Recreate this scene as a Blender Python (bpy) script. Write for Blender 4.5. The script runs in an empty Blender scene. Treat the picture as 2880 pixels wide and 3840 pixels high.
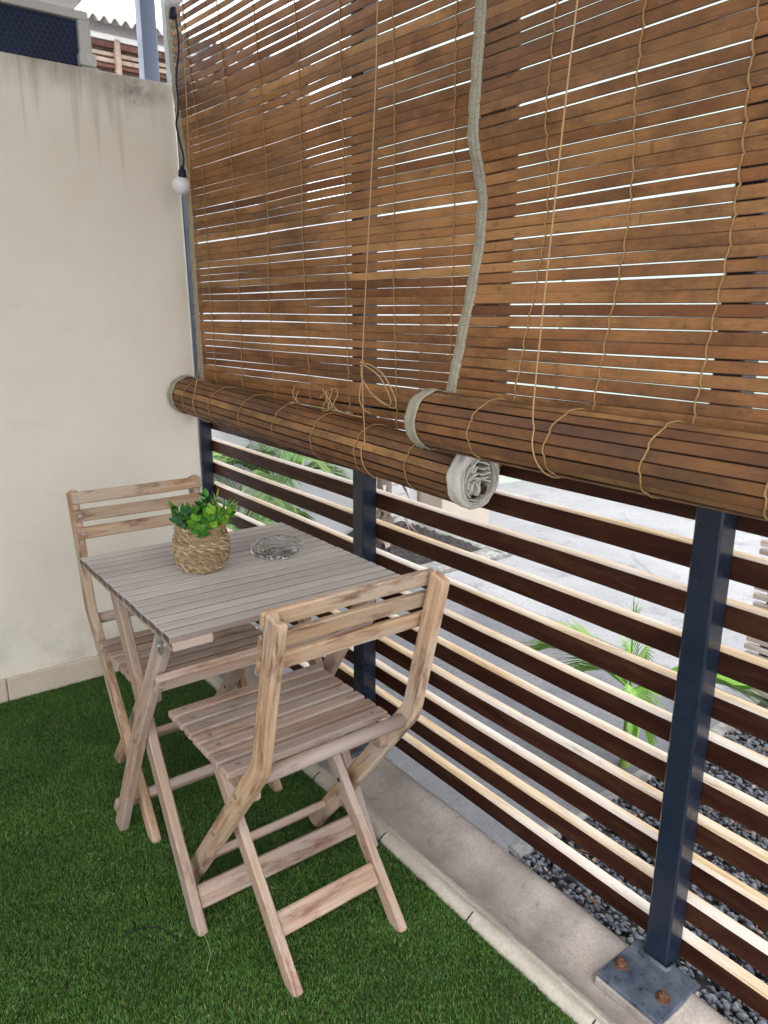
import bpy, math, random
import numpy as np
from mathutils import Vector, Matrix
random.seed(7); rng = np.random.default_rng(7)
scene = bpy.context.scene
col = scene.collection
R = math.radians
U = random.uniform

# ------------------------------------------------------------------ materials
class NT:
    def __init__(s, name):
        s.m = bpy.data.materials.new(name); s.m.use_nodes = True
        s.t = s.m.node_tree; s.t.nodes.clear()
        s.out = s.n('ShaderNodeOutputMaterial'); s.b = s.n('ShaderNodeBsdfPrincipled')
        s.l(s.b.outputs[0], s.out.inputs[0])
    def n(s, t, **k):
        x = s.t.nodes.new(t)
        for a, v in k.items(): setattr(x, a, v)
        return x
    def l(s, a, b): s.t.links.new(a, b)
    def put(s, sock, v):
        if hasattr(v, 'is_linked') or isinstance(v, bpy.types.NodeSocket): s.l(v, sock)
        else: sock.default_value = v
    def attr(s, name, vec=False):
        a = s.n('ShaderNodeAttribute', attribute_name=name)
        return a.outputs['Vector'] if vec else a.outputs['Fac']
    def obj(s): return s.n('ShaderNodeTexCoord').outputs['Object']
    def pos(s): return s.n('ShaderNodeNewGeometry').outputs['Position']
    def mapping(s, v, sc=(1,1,1), loc=(0,0,0)):
        m = s.n('ShaderNodeMapping'); s.l(v, m.inputs['Vector'])
        m.inputs['Scale'].default_value = sc; m.inputs['Location'].default_value = loc
        return m.outputs[0]
    def noise(s, v, scale=5., detail=4., rough=.55, dist=0.):
        x = s.n('ShaderNodeTexNoise'); s.l(v, x.inputs['Vector'])
        x.inputs['Scale'].default_value = scale; x.inputs['Detail'].default_value = detail
        x.inputs['Roughness'].default_value = rough; x.inputs['Distortion'].default_value = dist
        return x.outputs[0]
    def vor(s, v, scale=5., feature='F1', out='Distance'):
        x = s.n('ShaderNodeTexVoronoi', feature=feature); s.l(v, x.inputs['Vector'])
        x.inputs['Scale'].default_value = scale
        return x.outputs[out]
    def ramp(s, f, stops):
        x = s.n('ShaderNodeValToRGB'); s.l(f, x.inputs[0]); e = x.color_ramp.elements
        while len(e) < len(stops): e.new(.5)
        for i, (p, c) in enumerate(stops):
            e[i].position = p
            if not isinstance(c, (tuple, list)): c = (c, c, c)
            e[i].color = (*c, 1)
        return x.outputs[0]
    def mix(s, f, a, b, mode='MIX'):
        x = s.n('ShaderNodeMix', data_type='RGBA', blend_type=mode)
        s.put(x.inputs[0], f)
        for sock, v in ((x.inputs[6], a), (x.inputs[7], b)):
            if isinstance(v, (tuple, list)): v = (*v, 1) if len(v) == 3 else v
            s.put(sock, v)
        return x.outputs[2]
    def math(s, op, a, b=0., c=None):
        x = s.n('ShaderNodeMath', operation=op); s.put(x.inputs[0], a); s.put(x.inputs[1], b)
        if c is not None: s.put(x.inputs[2], c)
        return x.outputs[0]
    def sep(s, v):
        x = s.n('ShaderNodeSeparateXYZ'); s.l(v, x.inputs[0]); return x.outputs
    def bump(s, h, strength=.3, dist=.002):
        x = s.n('ShaderNodeBump'); s.l(h, x.inputs['Height'])
        x.inputs['Strength'].default_value = strength; x.inputs['Distance'].default_value = dist
        s.l(x.outputs[0], s.b.inputs['Normal'])
    def fin(s, color=None, rough=.6, spec=.4, metal=0.):
        if color is not None:
            if isinstance(color, (tuple, list)): color = (*color, 1)
            s.put(s.b.inputs['Base Color'], color)
        s.put(s.b.inputs['Roughness'], rough); s.b.inputs['Specular IOR Level'].default_value = spec
        s.b.inputs['Metallic'].default_value = metal
        return s.m

def wood(name, dark, light, stain, stain_lo=.58, stain_hi=.72, rough=.62, grain=(5., 150, 150), spec=.3, grey=None, edge=None):
    k = NT(name); g = k.attr('gco', True); r = k.attr('rnd')
    f = k.noise(k.mapping(g, grain), 1., 6., .65, .25); fb = k.noise(k.mapping(g, (2.2, 30, 30), (5, 2, 2)), 1., 4., .55, .5)
    fm = k.mix(.5, f, fb)
    c = k.ramp(fm, [(.34, dark), (.5, tuple((a+b)/2 for a, b in zip(dark, light))), (.64, light)])
    f3 = k.noise(k.mapping(g, (2.4, 12, 12), (3, 1, 7)), 1., 5., .6)
    if grey: c = k.mix(k.ramp(f3, [(.42, 0.), (.60, .75)]), c, grey)
    f2 = k.noise(k.mapping(g, (7., 34, 34), (9, 2, 1)), 1., 6., .7, .3)
    c = k.mix(k.ramp(f2, [(stain_lo, 0.), (stain_hi, .8)]), c, stain)
    sp = k.noise(k.mapping(g, (190, 260, 260)), 1., 3., .6)
    c = k.mix(k.ramp(sp, [(.62, 0.), (.72, .35)]), c, tuple(x*.7 for x in stain))
    ck = k.noise(k.mapping(g, (9, 420, 420), (1, 7, 3)), 1., 3., .5)
    c = k.mix(k.ramp(ck, [(.68, 0.), (.74, .55)]), c, tuple(x*.6 for x in stain))
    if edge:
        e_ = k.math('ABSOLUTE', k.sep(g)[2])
        c = k.mix(k.ramp(e_, [(.468, 0.), (.496, .8)]), c, edge)  # dark board edges: groove dirt plus the shade of the gaps, put in the colour
    c = k.mix(1., c, k.ramp(r, [(0, .80), (1, 1.14)]), 'MULTIPLY')
    k.bump(f, .4, .0012)
    return k.fin(c, k.ramp(f, [(.3, rough+.08), (.7, rough-.08)]), spec)

M = {}
M['chair'] = wood('chair_wood', (.27, .165, .11), (.52, .385, .295), (.16, .068, .040), .54, .70, grey=(.40, .34, .31))
M['leg_wood'] = wood('leg_wood', (.31, .175, .095), (.60, .425, .28), (.13, .048, .02), .50, .64, grey=(.47, .385, .31))
TW = ((.33, .285, .26), (.72, .665, .62), (.12, .09, .085), .57, .71)
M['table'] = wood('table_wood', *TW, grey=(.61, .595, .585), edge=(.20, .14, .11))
M['table_end'] = wood('table_end', (.06, .045, .04), (.13, .10, .09), (.05, .04, .035))
M['slat_face'] = wood('slat_stain', (.022, .0055, .004), (.046, .013, .008), (.075, .034, .014), .46, .70, rough=.5, grain=(3., 110, 110), spec=.18)
def slat_top():
    k = NT('slat_bare'); g = k.attr('gco', True)
    f = k.noise(k.mapping(g, (5, 70, 70)), 1., 6., .65, .8)
    c = k.ramp(f, [(.25, (.44, .27, .13)), (.5, (.66, .48, .29)), (.72, (.80, .68, .52))])
    f1 = k.noise(k.mapping(g, (1.6, 20, 20), (4, 4, 4)), 1., 3., .5)
    c = k.mix(k.ramp(f1, [(.42, 0.), (.62, .75)]), c, (.80, .76, .72))
    f2 = k.noise(k.mapping(g, (9, 60, 60), (2, 8, 1)), 1., 6., .7, .5)
    c = k.mix(k.ramp(f2, [(.60, 0.), (.72, .9)]), c, (.17, .13, .12))
    k.bump(f, .4, .001)
    return k.fin(c, .7, .25)
M['slat_top'] = slat_top()
def bamboo(name, gain=1., dk=.5):
    k = NT(name); g = k.attr('gco', True); r = k.attr('rnd'); p = k.pos(); V_ = k.sep(g)
    gg = k.n('ShaderNodeCombineXYZ'); k.l(V_[0], gg.inputs[0]); k.l(V_[1], gg.inputs[1]); gg = gg.outputs[0]
    f = k.noise(k.mapping(gg, (16, 420, 1)), 1., 4., .6, .2)
    base = k.ramp(r, [(0., (.115*gain, .043*gain, .016*gain)), (.35, (.19*gain, .080*gain, .028*gain)), (.7, (.25*gain, .118*gain, .043*gain)), (1., (.34*gain, .18*gain, .070*gain))])
    c = k.mix(1., base, k.ramp(f, [(.3, .80), (.7, 1.15)]), 'MULTIPLY')
    # mould and water stains that run across many strips
    cx_ = k.n('ShaderNodeCombineXYZ'); k.l(k.math('MULTIPLY', r, .5), cx_.inputs[1]); k.l(k.math('MULTIPLY', r, .22), cx_.inputs[2])
    va = k.n('ShaderNodeVectorMath', operation='ADD'); k.l(p, va.inputs[0]); k.l(cx_.outputs[0], va.inputs[1]); p = va.outputs[0]
    f2 = k.noise(k.mapping(p, (4, 4, 6.5)), 1., 7., .72)
    c = k.mix(k.ramp(f2, [(.45, 0.), (.68, .62+.25*dk)]), c, (.070, .030, .016))
    hi = k.ramp(k.sep(p)[2], [(.0, 0.), (1., 1.)])
    f5 = k.noise(k.mapping(p, (2, 2.4, 3.), (4, 4, 4)), 1., 5., .65)
    c = k.mix(k.ramp(f5, [(.46, 0.), (.66, .55)]), c, (.085, .052, .030))
    if dk > .6:
        fz = k.noise(k.mapping(p, (2.5, 3.2, 6)), 1., 6., .7)
        c = k.mix(k.ramp(fz, [(.44, 0.), (.66, .75)]), c, (.075, .043, .034))
    # per strip blemishes, nodes and dust specks
    f3 = k.noise(k.mapping(gg, (22, 60, 1), (5, 5, 2)), 1., 5., .7)
    c = k.mix(k.ramp(f3, [(.58, 0.), (.72, .7)]), c, (.06, .026, .016))
    ds = k.vor(k.mapping(gg, (170, 230, 1)), 1.)
    c = k.mix(k.math('MULTIPLY', k.ramp(ds, [(.10, .8), (.2, 0.)]), k.ramp(k.noise(k.mapping(p, (9, 9, 9)), 1., 3.), [(.5, 0.), (.6, 1.)])), c, (.05, .022, .014))
    sp = k.noise(k.mapping(gg, (300, 300, 1)), 1., 2., .5)
    zone = k.ramp(k.noise(k.mapping(p, (5, 5, 5), (2, 2, 2)), 1., 4., .6), [(.52, 0.), (.62, 1.)])
    c = k.mix(k.math('MULTIPLY', k.ramp(sp, [(.66, 0.), (.71, .75)]), zone), c, (.40, .27, .18))
    nd = k.noise(k.mapping(gg, (60, 3, 1), (1, 1, 4)), 1., 2., .5)
    c = k.mix(k.ramp(nd, [(.72, 0.), (.75, .45)]), c, (.10, .045, .02))
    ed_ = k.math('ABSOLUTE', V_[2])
    c = k.mix(k.ramp(ed_, [(.425, 0.), (.485, .88)]), c, (.018, .008, .006))  # strip edges darkened in the colour, standing in for shadow lines at the seams
    k.bump(f, .25, .0008)
    return k.fin(c, k.ramp(f2, [(.4, .5), (.7, .72)]), .28)
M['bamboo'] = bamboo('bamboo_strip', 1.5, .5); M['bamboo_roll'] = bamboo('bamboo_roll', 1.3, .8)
def cloth(name, c0, c1, sc=500.):
    k = NT(name); p = k.obj()
    f = k.noise(p, 60., 4., .6); w = k.noise(k.mapping(p, (1, 1, 1)), sc, 2., .5)
    c = k.mix(f, c0, c1)
    c = k.mix(k.ramp(w, [(.4, .0), (.7, .45)]), c, tuple(x*.6 for x in c1)); st_ = k.noise(p, 14., 4., .6); c = k.mix(k.ramp(st_, [(.5, 0.), (.7, .4)]), c, tuple(x*.62 for x in c0))
    k.bump(w, .5, .001)
    return k.fin(c, .9, .15)
def tape():
    k = NT('woven_tape'); g = k.attr('gco', True); V_ = k.sep(g)
    cre = k.noise(k.mapping(g, (6, 210, 1)), 1., 4., .6); wv = k.noise(k.mapping(g, (30, 1500, 1)), 1., 2.); ln = k.noise(k.mapping(g, (26, 9, 1), (3, 0, 0)), 1., 3., .5)
    c = k.ramp(cre, [(.3, (.25, .225, .16)), (.5, (.37, .34, .265)), (.7, (.47, .44, .36))])
    c = k.mix(k.ramp(wv, [(.4, 0.), (.7, .3)]), c, (.24, .21, .15))
    c = k.mix(k.ramp(ln, [(.52, 0.), (.64, .45)]), c, (.25, .22, .16))
    st = k.math('ABSOLUTE', k.math('SUBTRACT', k.math('ABSOLUTE', V_[0]), .22))
    c = k.mix(k.ramp(st, [(.015, .6), (.045, 0.)]), c, (.17, .145, .10))
    k.bump(cre, .7, .002)
    return k.fin(c, .92, .1)
M['tape'] = tape()
M['canvas'] = cloth('canvas_binding', (.33, .30, .22), (.45, .42, .33))
M['canvas_end'] = cloth('canvas_white', (.50, .47, .42), (.64, .61, .55))
def cordm(name, c0, c1):
    k = NT(name); p = k.obj(); f = k.noise(p, 700., 2., .5)
    k.bump(f, .6, .0006)
    return k.fin(k.mix(f, c0, c1), .75, .25)
M['cord'] = cordm('tan_cord', (.34, .20, .09), (.58, .38, .20))
M['weave'] = cordm('weave_cord', (.22, .12, .045), (.46, .29, .135))
def paint(name, c, rough=.32, dirt=.4):
    k = NT(name); p = k.obj()
    f = k.noise(p, 9., 5., .65); f2 = k.noise(p, 120., 3., .6)
    cc = k.mix(k.ramp(f, [(.62, 0.), (.80, dirt)]), c, tuple(min(1, x*3+.05) for x in c))
    cc = k.mix(k.ramp(k.vor(p, 160.), [(.0, .5), (.09, 0.)]), cc, tuple(x*3+.03 for x in c))
    k.bump(k.noise(p, 260., 2., .5), .06, .0006)
    return k.fin(cc, k.ramp(f, [(.4, rough), (.75, rough+.25)]), .5)
M['post'] = paint('slate_paint', (.013, .020, .038), .22, .06)
M['post_pale'] = paint('slate_paint_upper', (.17, .215, .31), .4, .1)
def plate():
    k = NT('plate_paint'); p = k.obj()
    v = k.noise(p, 75., 3., .55); v2 = k.noise(p, 18., 4., .6)
    c = k.mix(k.ramp(v2, [(.35, 0.), (.65, 1.)]), (.045, .062, .10), (.13, .15, .185))
    c = k.mix(k.math('MULTIPLY', k.ramp(k.vor(k.mapping(p, (1, 1, 1)), 85.), [(.22, .85), (.36, 0.)]), k.ramp(v2, [(.40, 1.), (.55, .25)])), c, (.016, .022, .045))
    k.bump(v2, .2, .001)
    return k.fin(c, .55, .4)
M['plate'] = plate()
def rust():
    k = NT('rusty_steel'); p = k.obj(); f = k.noise(p, 160., 5., .7)
    k.bump(f, .8, .001)
    return k.fin(k.ramp(f, [(.3, (.045, .022, .016)), (.5, (.12, .055, .033)), (.7, (.25, .15, .10))]), .85, .2)
M['rust'] = rust()
k = NT('zinc_screw'); M['zinc'] = k.fin(k.mix(k.noise(k.obj(), 200., 3.), (.22, .22, .21), (.45, .44, .42)), .42, .5, .8)
k = NT('socket_dark'); M['dark'] = k.fin((.02, .018, .018), .5, .4)

def wallmat():
    k = NT('wall_render'); p = k.pos(); X = k.sep(p)
    n1 = k.noise(p, 1.6, 5., .6); n2 = k.noise(p, 7., 5., .7); n3 = k.noise(p, 60., 3., .6)
    c = k.ramp(n1, [(.3, (.75, .685, .57)), (.5, (.79, .74, .64)), (.7, (.81, .775, .69))])
    c = k.mix(k.ramp(n2, [(.58, 0.), (.82, .22)]), c, (.56, .46, .35))
    c = k.mix(k.ramp(k.noise(k.mapping(p, (1, 1, 3)), 3.5, 6., .75, .5), [(.60, 0.), (.74, .22)]), c, (.52, .47, .39))
    # rain streaks running down from the coping, each with its own length
    q = k.mapping(p, (26, 1, .35)); st = k.noise(q, 1., 3., .6)
    lenn = k.noise(k.mapping(p, (17, 0, 0), (3.1, 0, 0)), 1., 2., .5)
    zt = k.math('SUBTRACT', 1.967, X[2])
    fall = k.math('SUBTRACT', 1., k.math('DIVIDE', zt, k.math('MULTIPLY_ADD', k.ramp(lenn, [(.42, 0.), (.80, 1.)]), .50, .06)))
    fall = k.ramp(fall, [(0., 0.), (.5, 1.)])
    sm = k.math('MULTIPLY', k.ramp(st, [(.44, 0.), (.66, .36)]), fall)
    c = k.mix(sm, c, (.27, .225, .185))
    # grime just under the top
    gr = k.math('MULTIPLY', k.ramp(zt, [(.0, .75), (.09, 0.)]), k.ramp(k.noise(p, 9., 5., .7), [(.35, .1), (.65, 1.)]))
    c = k.mix(gr, c, (.26, .22, .19))
    # black mould near the free end
    dx = k.math('ABSOLUTE', k.math('ADD', X[0], .27))
    dz = k.math('ABSOLUTE', k.math('SUBTRACT', zt, .045))
    dd = k.math('ADD', k.math('MULTIPLY', dx, 6.), k.math('MULTIPLY', dz, 11.))
    mo = k.math('MULTIPLY', k.ramp(dd, [(.10, .65), (.75, 0.)]), k.ramp(k.noise(p, 40., 6., .75), [(.36, .05), (.62, 1.)]))
    c = k.mix(mo, c, (.10, .088, .08))
    # hairline marks and pits
    cr = k.ramp(k.vor(k.mapping(k.math('MULTIPLY', p, 1.) if False else p, (1, 1, 1)), 30.), [(.0, .55), (.035, 0.)])
    c = k.mix(k.math('MULTIPLY', cr, k.ramp(n2, [(.5, 0.), (.6, 1.)])), c, (.25, .22, .20))
    hb = k.mix(.45, n3, k.noise(k.mapping(p, (1, 1, 1.6)), 16., 6., .7))
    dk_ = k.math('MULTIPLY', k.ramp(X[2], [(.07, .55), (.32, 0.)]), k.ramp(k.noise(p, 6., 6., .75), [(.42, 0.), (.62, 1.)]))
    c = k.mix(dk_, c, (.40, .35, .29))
    k.bump(hb, .6, .006)
    return k.fin(c, .85, .2)
M['wall'] = wallmat()
def speck(name, c0, c1, c2, sc=8., rough=.85, bs=.3, fine=140., spot=(.62, .7), cracks=0):
    k = NT(name); p = k.pos()
    f = k.noise(p, sc, 5., .6); g = k.noise(p, fine, 4., .6); h = k.noise(p, sc*5, 5., .7)
    c = k.mix(k.ramp(f, [(.35, 0.), (.65, 1.)]), c0, c1)
    c = k.mix(k.ramp(g, [(.4, 0.), (.75, .5)]), c, c2)
    c = k.mix(k.ramp(h, [(spot[0], 0.), (spot[1], .6)]), c, c2)
    if cracks:
        vd = k.vor(k.mapping(k.mix(.12, p, k.noise(p, 3., 4., .6)), (1, 1, 1)), cracks, 'DISTANCE_TO_EDGE')
        c = k.mix(k.math('MULTIPLY', k.ramp(vd, [(.0, .35), (.012, 0.)]), k.ramp(k.noise(p, 1.3, 3.), [(.52, 0.), (.6, 1.)])), c, (.09, .09, .095))
    k.bump(g, bs, .002)
    return k.fin(c, rough, .25)
M['skirting'] = speck('skirting_tile', (.60, .51, .40), (.66, .58, .47), (.42, .36, .30), 6., .6, .12)
M['kerb'] = speck('kerb_concrete', (.33, .295, .27), (.53, .48, .44), (.20, .175, .165), 8., .8, .45, 220., (.57, .70))
M['lip'] = speck('kerb_lip', (.48, .44, .375), (.58, .54, .46), (.30, .265, .225), 12., .7, .25)
M['concrete'] = speck('slab_concrete', (.15, .155, .17), (.22, .222, .235), (.085, .088, .10), 3.2, .85, .5, 90., (.58, .7))
M['drive'] = speck('drive_concrete', (.25, .255, .27), (.35, .355, .37), (.15, .152, .16), 1.1, .85, .4, 70., (.54, .68), .8)
M['lichen'] = speck('lichen_edge', (.17, .17, .17), (.38, .38, .36), (.10, .10, .10), 30., .9, .6, 150.)
M['backing'] = speck('turf_backing', (.018, .035, .010), (.03, .05, .014), (.03, .025, .012), 40., .95, .4)
M['mulch'] = speck('dark_mulch', (.025, .022, .025), (.07, .06, .06), (.012, .010, .012), 60., .95, .8)
M['white'] = speck('white_render', (.52, .535, .56), (.60, .61, .63), (.45, .46, .48), 1.6, .8, .15)
M['palegreen'] = speck('pale_green_render', (.45, .51, .46), (.50, .56, .51), (.39, .44, .40), 1.5, .8, .15)
M['beige'] = speck('beige_render', (.46, .40, .33), (.52, .46, .39), (.40, .34, .28), 3., .8, .15)
M['ceil'] = speck('ceiling_white', (.76, .75, .72), (.80, .79, .77), (.68, .66, .63), 2., .8, .1)
M['soffit'] = speck('soffit_board', (.60, .59, .56), (.68, .67, .64), (.45, .42, .38), 5., .7, .1)
M['alu'] = speck('white_aluminium', (.55, .54, .51), (.58, .57, .54), (.50, .48, .45), 9., .5, .05, 60., (.72, .78))
k = NT('blue_mesh_panel'); M['bluepanel'] = k.fin(k.mix(k.noise(k.pos(), 9., 3.), (.002, .006, .025), (.006, .024, .085)), .5, .4)
k = NT('mesh_wire'); M['wire'] = k.fin((.035, .05, .085), .5, .4)
M['tin'] = speck('corrugated_sheet', (.33, .31, .30), (.47, .44, .42), (.14, .10, .09), 25., .6, .2)
M['rustbeam'] = speck('rusty_beam', (.085, .038, .030), (.17, .085, .06), (.04, .02, .015), 30., .85, .4)
M['oldboard'] = speck('old_board', (.27, .20, .155), (.40, .32, .26), (.12, .07, .05), 22., .85, .4)
M['palefence'] = wood('weathered_slat', (.36, .28, .22), (.56, .48, .42), (.62, .60, .60), .5, .65)
k = NT('gravel_stone')
M['gravel'] = k.fin(k.ramp(k.attr('rnd'), [(0, (.045, .050, .062)), (.5, (.115, .125, .145)), (.85, (.19, .20, .22)), (.95, (.27, .24, .22)), (1., (.34, .22, .16))]), .7, .35)
def grass():
    k = NT('turf_blade'); r = k.attr('rnd'); p = k.pos()
    c = k.ramp(r, [(0., (.026, .082, .013)), (.35, (.054, .155, .021)), (.7, (.090, .205, .031)), (.93, (.150, .26, .05)), (.965, (.20, .22, .08)), (1., (.34, .30, .16))])
    f = k.noise(p, 3.5, 3., .6)
    c = k.mix(1., c, k.ramp(f, [(.3, (.70, .72, .7)), (.7, (1.2, 1.15, 1.1))]), 'MULTIPLY')
    return k.fin(c, .42, .4)
M['grass'] = grass()
def leafm(name, stops, rough=.28):
    k = NT(name); r = k.attr('rnd'); g = k.attr('gco', True)
    c = k.ramp(r, stops); f = k.noise(k.mapping(g, (60, 60, 60)), 1., 3.)
    c = k.mix(1., c, k.ramp(f, [(.3, .85), (.7, 1.15)]), 'MULTIPLY')
    k.b.inputs['Transmission Weight'].default_value = 0
    return k.fin(c, rough, .5)
M['leaf'] = leafm('glossy_leaf', [(0., (.006, .05, .015)), (.4, (.018, .12, .022)), (.75, (.09, .27, .02)), (1., (.22, .42, .04))])
M['frond'] = leafm('palm_frond', [(0., (.14, .33, .05)), (.5, (.27, .52, .10)), (.85, (.42, .62, .13)), (1., (.45, .30, .14))], .4)
M['frond_far'] = leafm('palm_frond_far', [(0., (.035, .10, .02)), (.5, (.10, .22, .05)), (.85, (.26, .36, .10)), (1., (.34, .24, .14))], .45)
M['drypalm'] = leafm('dry_husk', [(0., (.16, .12, .10)), (.5, (.36, .30, .26)), (1., (.62, .58, .54))], .8)
M['stem'] = leafm('palm_stem', [(0., (.16, .28, .06)), (1., (.30, .40, .10))], .5)
def strawm():
    k = NT('seagrass'); g = k.attr('gco', True); r = k.attr('rnd')
    f = k.noise(k.mapping(g, (40, 1100, 1100)), 1., 3., .6)
    c = k.ramp(r, [(0., (.22, .14, .068)), (.5, (.40, .29, .17)), (1., (.58, .455, .30))])
    c = k.mix(1., c, k.ramp(f, [(.3, .5), (.7, 1.2)]), 'MULTIPLY')
    k.bump(f, .6, .001)
    return k.fin(c, .7, .25)
M['straw'] = strawm()
k = NT('jute_knot'); M['jute'] = k.fin(k.mix(k.noise(k.obj(), 500., 3.), (.16, .08, .05), (.36, .22, .15)), .95, .1)
k = NT('clear_glass'); M['glass'] = k.fin((.97, .98, .98), .02, .5); k.b.inputs['Transmission Weight'].default_value = 1.; k.b.inputs['IOR'].default_value = 1.27
k = NT('bulb_plastic'); M['bulb'] = k.fin((.78, .78, .80), .25, .5); k.b.inputs['Subsurface Weight'].default_value = 0.
k = NT('black_cable'); M['cable'] = k.fin((.012, .013, .03), .5, .4)
k = NT('thread'); M['thread'] = k.fin((.015, .012, .018), .8, .2)
k = NT('green_thread'); M['gthread'] = k.fin((.22, .36, .16), .7, .2)
k = NT('red_leaf'); M['litter'] = k.fin(k.ramp(k.attr('rnd'), [(0, (.30, .12, .07)), (1, (.42, .27, .17))]), .8, .2)

# ------------------------------------------------------------------ mesh builder
def V(*a): return Vector(a)
class MB:
    def __init__(s): s.v = []; s.f = []; s.g = []; s.r = []; s.mi = []; s.sm = []
    def add(s, vs, fs, g=None, rnd=0., mi=0, smooth=False):
        o = len(s.v); s.v += [tuple(p) for p in vs]
        s.g += ([tuple(q) for q in g] if g else [tuple(p) for p in vs]); s.r += [rnd]*len(vs) if not isinstance(rnd, list) else rnd
        for i, f in enumerate(fs):
            s.f.append([o+j for j in f]); s.mi.append(mi[i] if isinstance(mi, list) else mi); s.sm.append(smooth)
    def ring_sweep(s, rings, gco, rnd=0., mi=0, smooth=False, cap=True, closed=False):
        n = len(rings[0]); vs = [p for r in rings for p in r]; gs = [p for r in gco for p in r]; fs = []; ms = []
        m = len(rings)
        for i in range(m if closed else m-1):
            i2 = (i+1) % m
            for j in range(n):
                fs.append([i*n+j, i*n+(j+1) % n, i2*n+(j+1) % n, i2*n+j]); ms.append(mi(j) if callable(mi) else mi)
        if cap and not closed:
            fs.append(list(range(n))[::-1]); ms.append(mi(-1) if callable(mi) else mi)
            fs.append([(m-1)*n+j for j in range(n)]); ms.append(mi(-1) if callable(mi) else mi)
        s.add(vs, fs, gs, rnd, ms, smooth)
    def board(s, path, A, w, t, c=.002, rnd=None, mi=0, wob=0., axes=None, endc=None, vz=False):
        """sweep a chamfered rectangle (w along A, t across) along a path"""
        path = [Vector(p) for p in path]; rnd = U(0, 1) if rnd is None else rnd
        off = V(U(0, 50), U(0, 50), U(0, 50)); A = Vector(A).normalized(); rings = []; gs = []
        m = len(path); L = 0.; endc = c if endc is None else endc
        items = []
        for i, p in enumerate(path):
            if i == 0: d = path[1]-p
            elif i == m-1: d = p-path[-2]
            else: d = (path[i+1]-p).normalized()+(p-path[i-1]).normalized()
            d.normalize()
            if i: L += (p-path[i-1]).length
            if axes: a, b = axes[i]
            else:
                a = (A-d*A.dot(d)).normalized(); b = d.cross(a).normalized()
            sc = 1.
            if 0 < i < m-1:
                ct = max(.5, math.sqrt((1+(path[i+1]-p).normalized().dot((p-path[i-1]).normalized()))/2))
            else: ct = 1.
            items.append((p, d, a, b, L, ct))
        def ring(p, a, b, L, ww, tt, cc, stretch=(1, 1)):
            h, k_ = ww/2, tt/2
            pts = [(h-cc, k_), (-h+cc, k_), (-h, k_-cc), (-h, -k_+cc), (-h+cc, -k_), (h-cc, -k_), (h, -k_+cc), (h, k_-cc)]
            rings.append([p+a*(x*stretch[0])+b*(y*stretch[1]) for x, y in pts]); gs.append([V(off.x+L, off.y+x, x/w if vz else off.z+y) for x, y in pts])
        p, d, a, b, L, ct = items[0]
        ring(p, a, b, 0, w-2*endc, t-2*min(endc, t*.25), c)
        ring(p+d*endc, a, b, endc, w, t, c)
        for p, d, a, b, L, ct in items[1:-1]:
            ring(p+(a*U(-wob, wob)+b*U(-wob, wob) if wob else V(0, 0, 0)), a, b, L, w, t, c)
        p, d, a, b, L, ct = items[-1]
        ring(p-d*endc, a, b, L-endc, w, t, c); ring(p, a, b, L, w-2*endc, t-2*min(endc, t*.25), c)
        s.ring_sweep(rings, gs, rnd, mi)
    def tube(s, path, r, n=6, rnd=None, mi=0, smooth=True, closed=False, cap=True):
        path = [Vector(p) for p in path]; m = len(path); rnd = U(0, 1) if rnd is None else rnd
        off = V(U(0, 50), U(0, 50), U(0, 50)); rings = []; gs = []; L = 0.; a = None
        for i, p in enumerate(path):
            if closed: d = path[(i+1) % m]-path[i-1]
            else: d = path[min(i+1, m-1)]-path[max(i-1, 0)]
            d.normalize()
            if a is None: a = d.orthogonal().normalized()
            a = (a-d*a.dot(d)).normalized(); b = d.cross(a)
            if i: L += (p-path[i-1]).length
            rr = r[i] if isinstance(r, (list, tuple)) else r
            rings.append([p+(a*math.cos(2*math.pi*j/n)+b*math.sin(2*math.pi*j/n))*rr for j in range(n)])
            gs.append([off+V(L, rr*math.cos(2*math.pi*j/n), rr*math.sin(2*math.pi*j/n)) for j in range(n)])
        s.ring_sweep(rings, gs, rnd, mi, smooth, cap, closed)
    def box(s, c, d, ch=.002, mi=0, rnd=None):
        c = Vector(c); ax = max(range(3), key=lambda i: d[i]); e = [V(1, 0, 0), V(0, 1, 0), V(0, 0, 1)]
        o = [i for i in range(3) if i != ax]
        s.board([c-e[ax]*d[ax]/2, c+e[ax]*d[ax]/2], e[o[0]], d[o[0]], d[o[1]], ch, rnd, mi)
    def lathe(s, prof, c=(0, 0, 0), n=24, mod=None, rnd=0., smooth=True, cap=False):
        c = Vector(c); rings = []
        for i, (r, z) in enumerate(prof):
            rings.append([c+V((r+(mod(i, 2*math.pi*j/n) if mod else 0))*math.cos(2*math.pi*j/n), (r+(mod(i, 2*math.pi*j/n) if mod else 0))*math.sin(2*math.pi*j/n), z) for j in range(n)])
        s.ring_sweep(rings, rings, rnd, 0, smooth, cap)
    def disc(s, c, nrm, r, h, n=14):
        """a small round head standing on a surface"""
        c = Vector(c); nrm = Vector(nrm).normalized(); a = nrm.orthogonal().normalized(); b = nrm.cross(a); rings = []
        for rr, hh in ((r, -h), (r, h*.6), (r*.8, h), (r*.45, h*.85), (r*.35, h*.2)):
            rings.append([c+nrm*hh+(a*math.cos(2*math.pi*j/n)+b*math.sin(2*math.pi*j/n))*rr for j in range(n)])
        s.ring_sweep(rings, rings, 0., 0, False)
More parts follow.
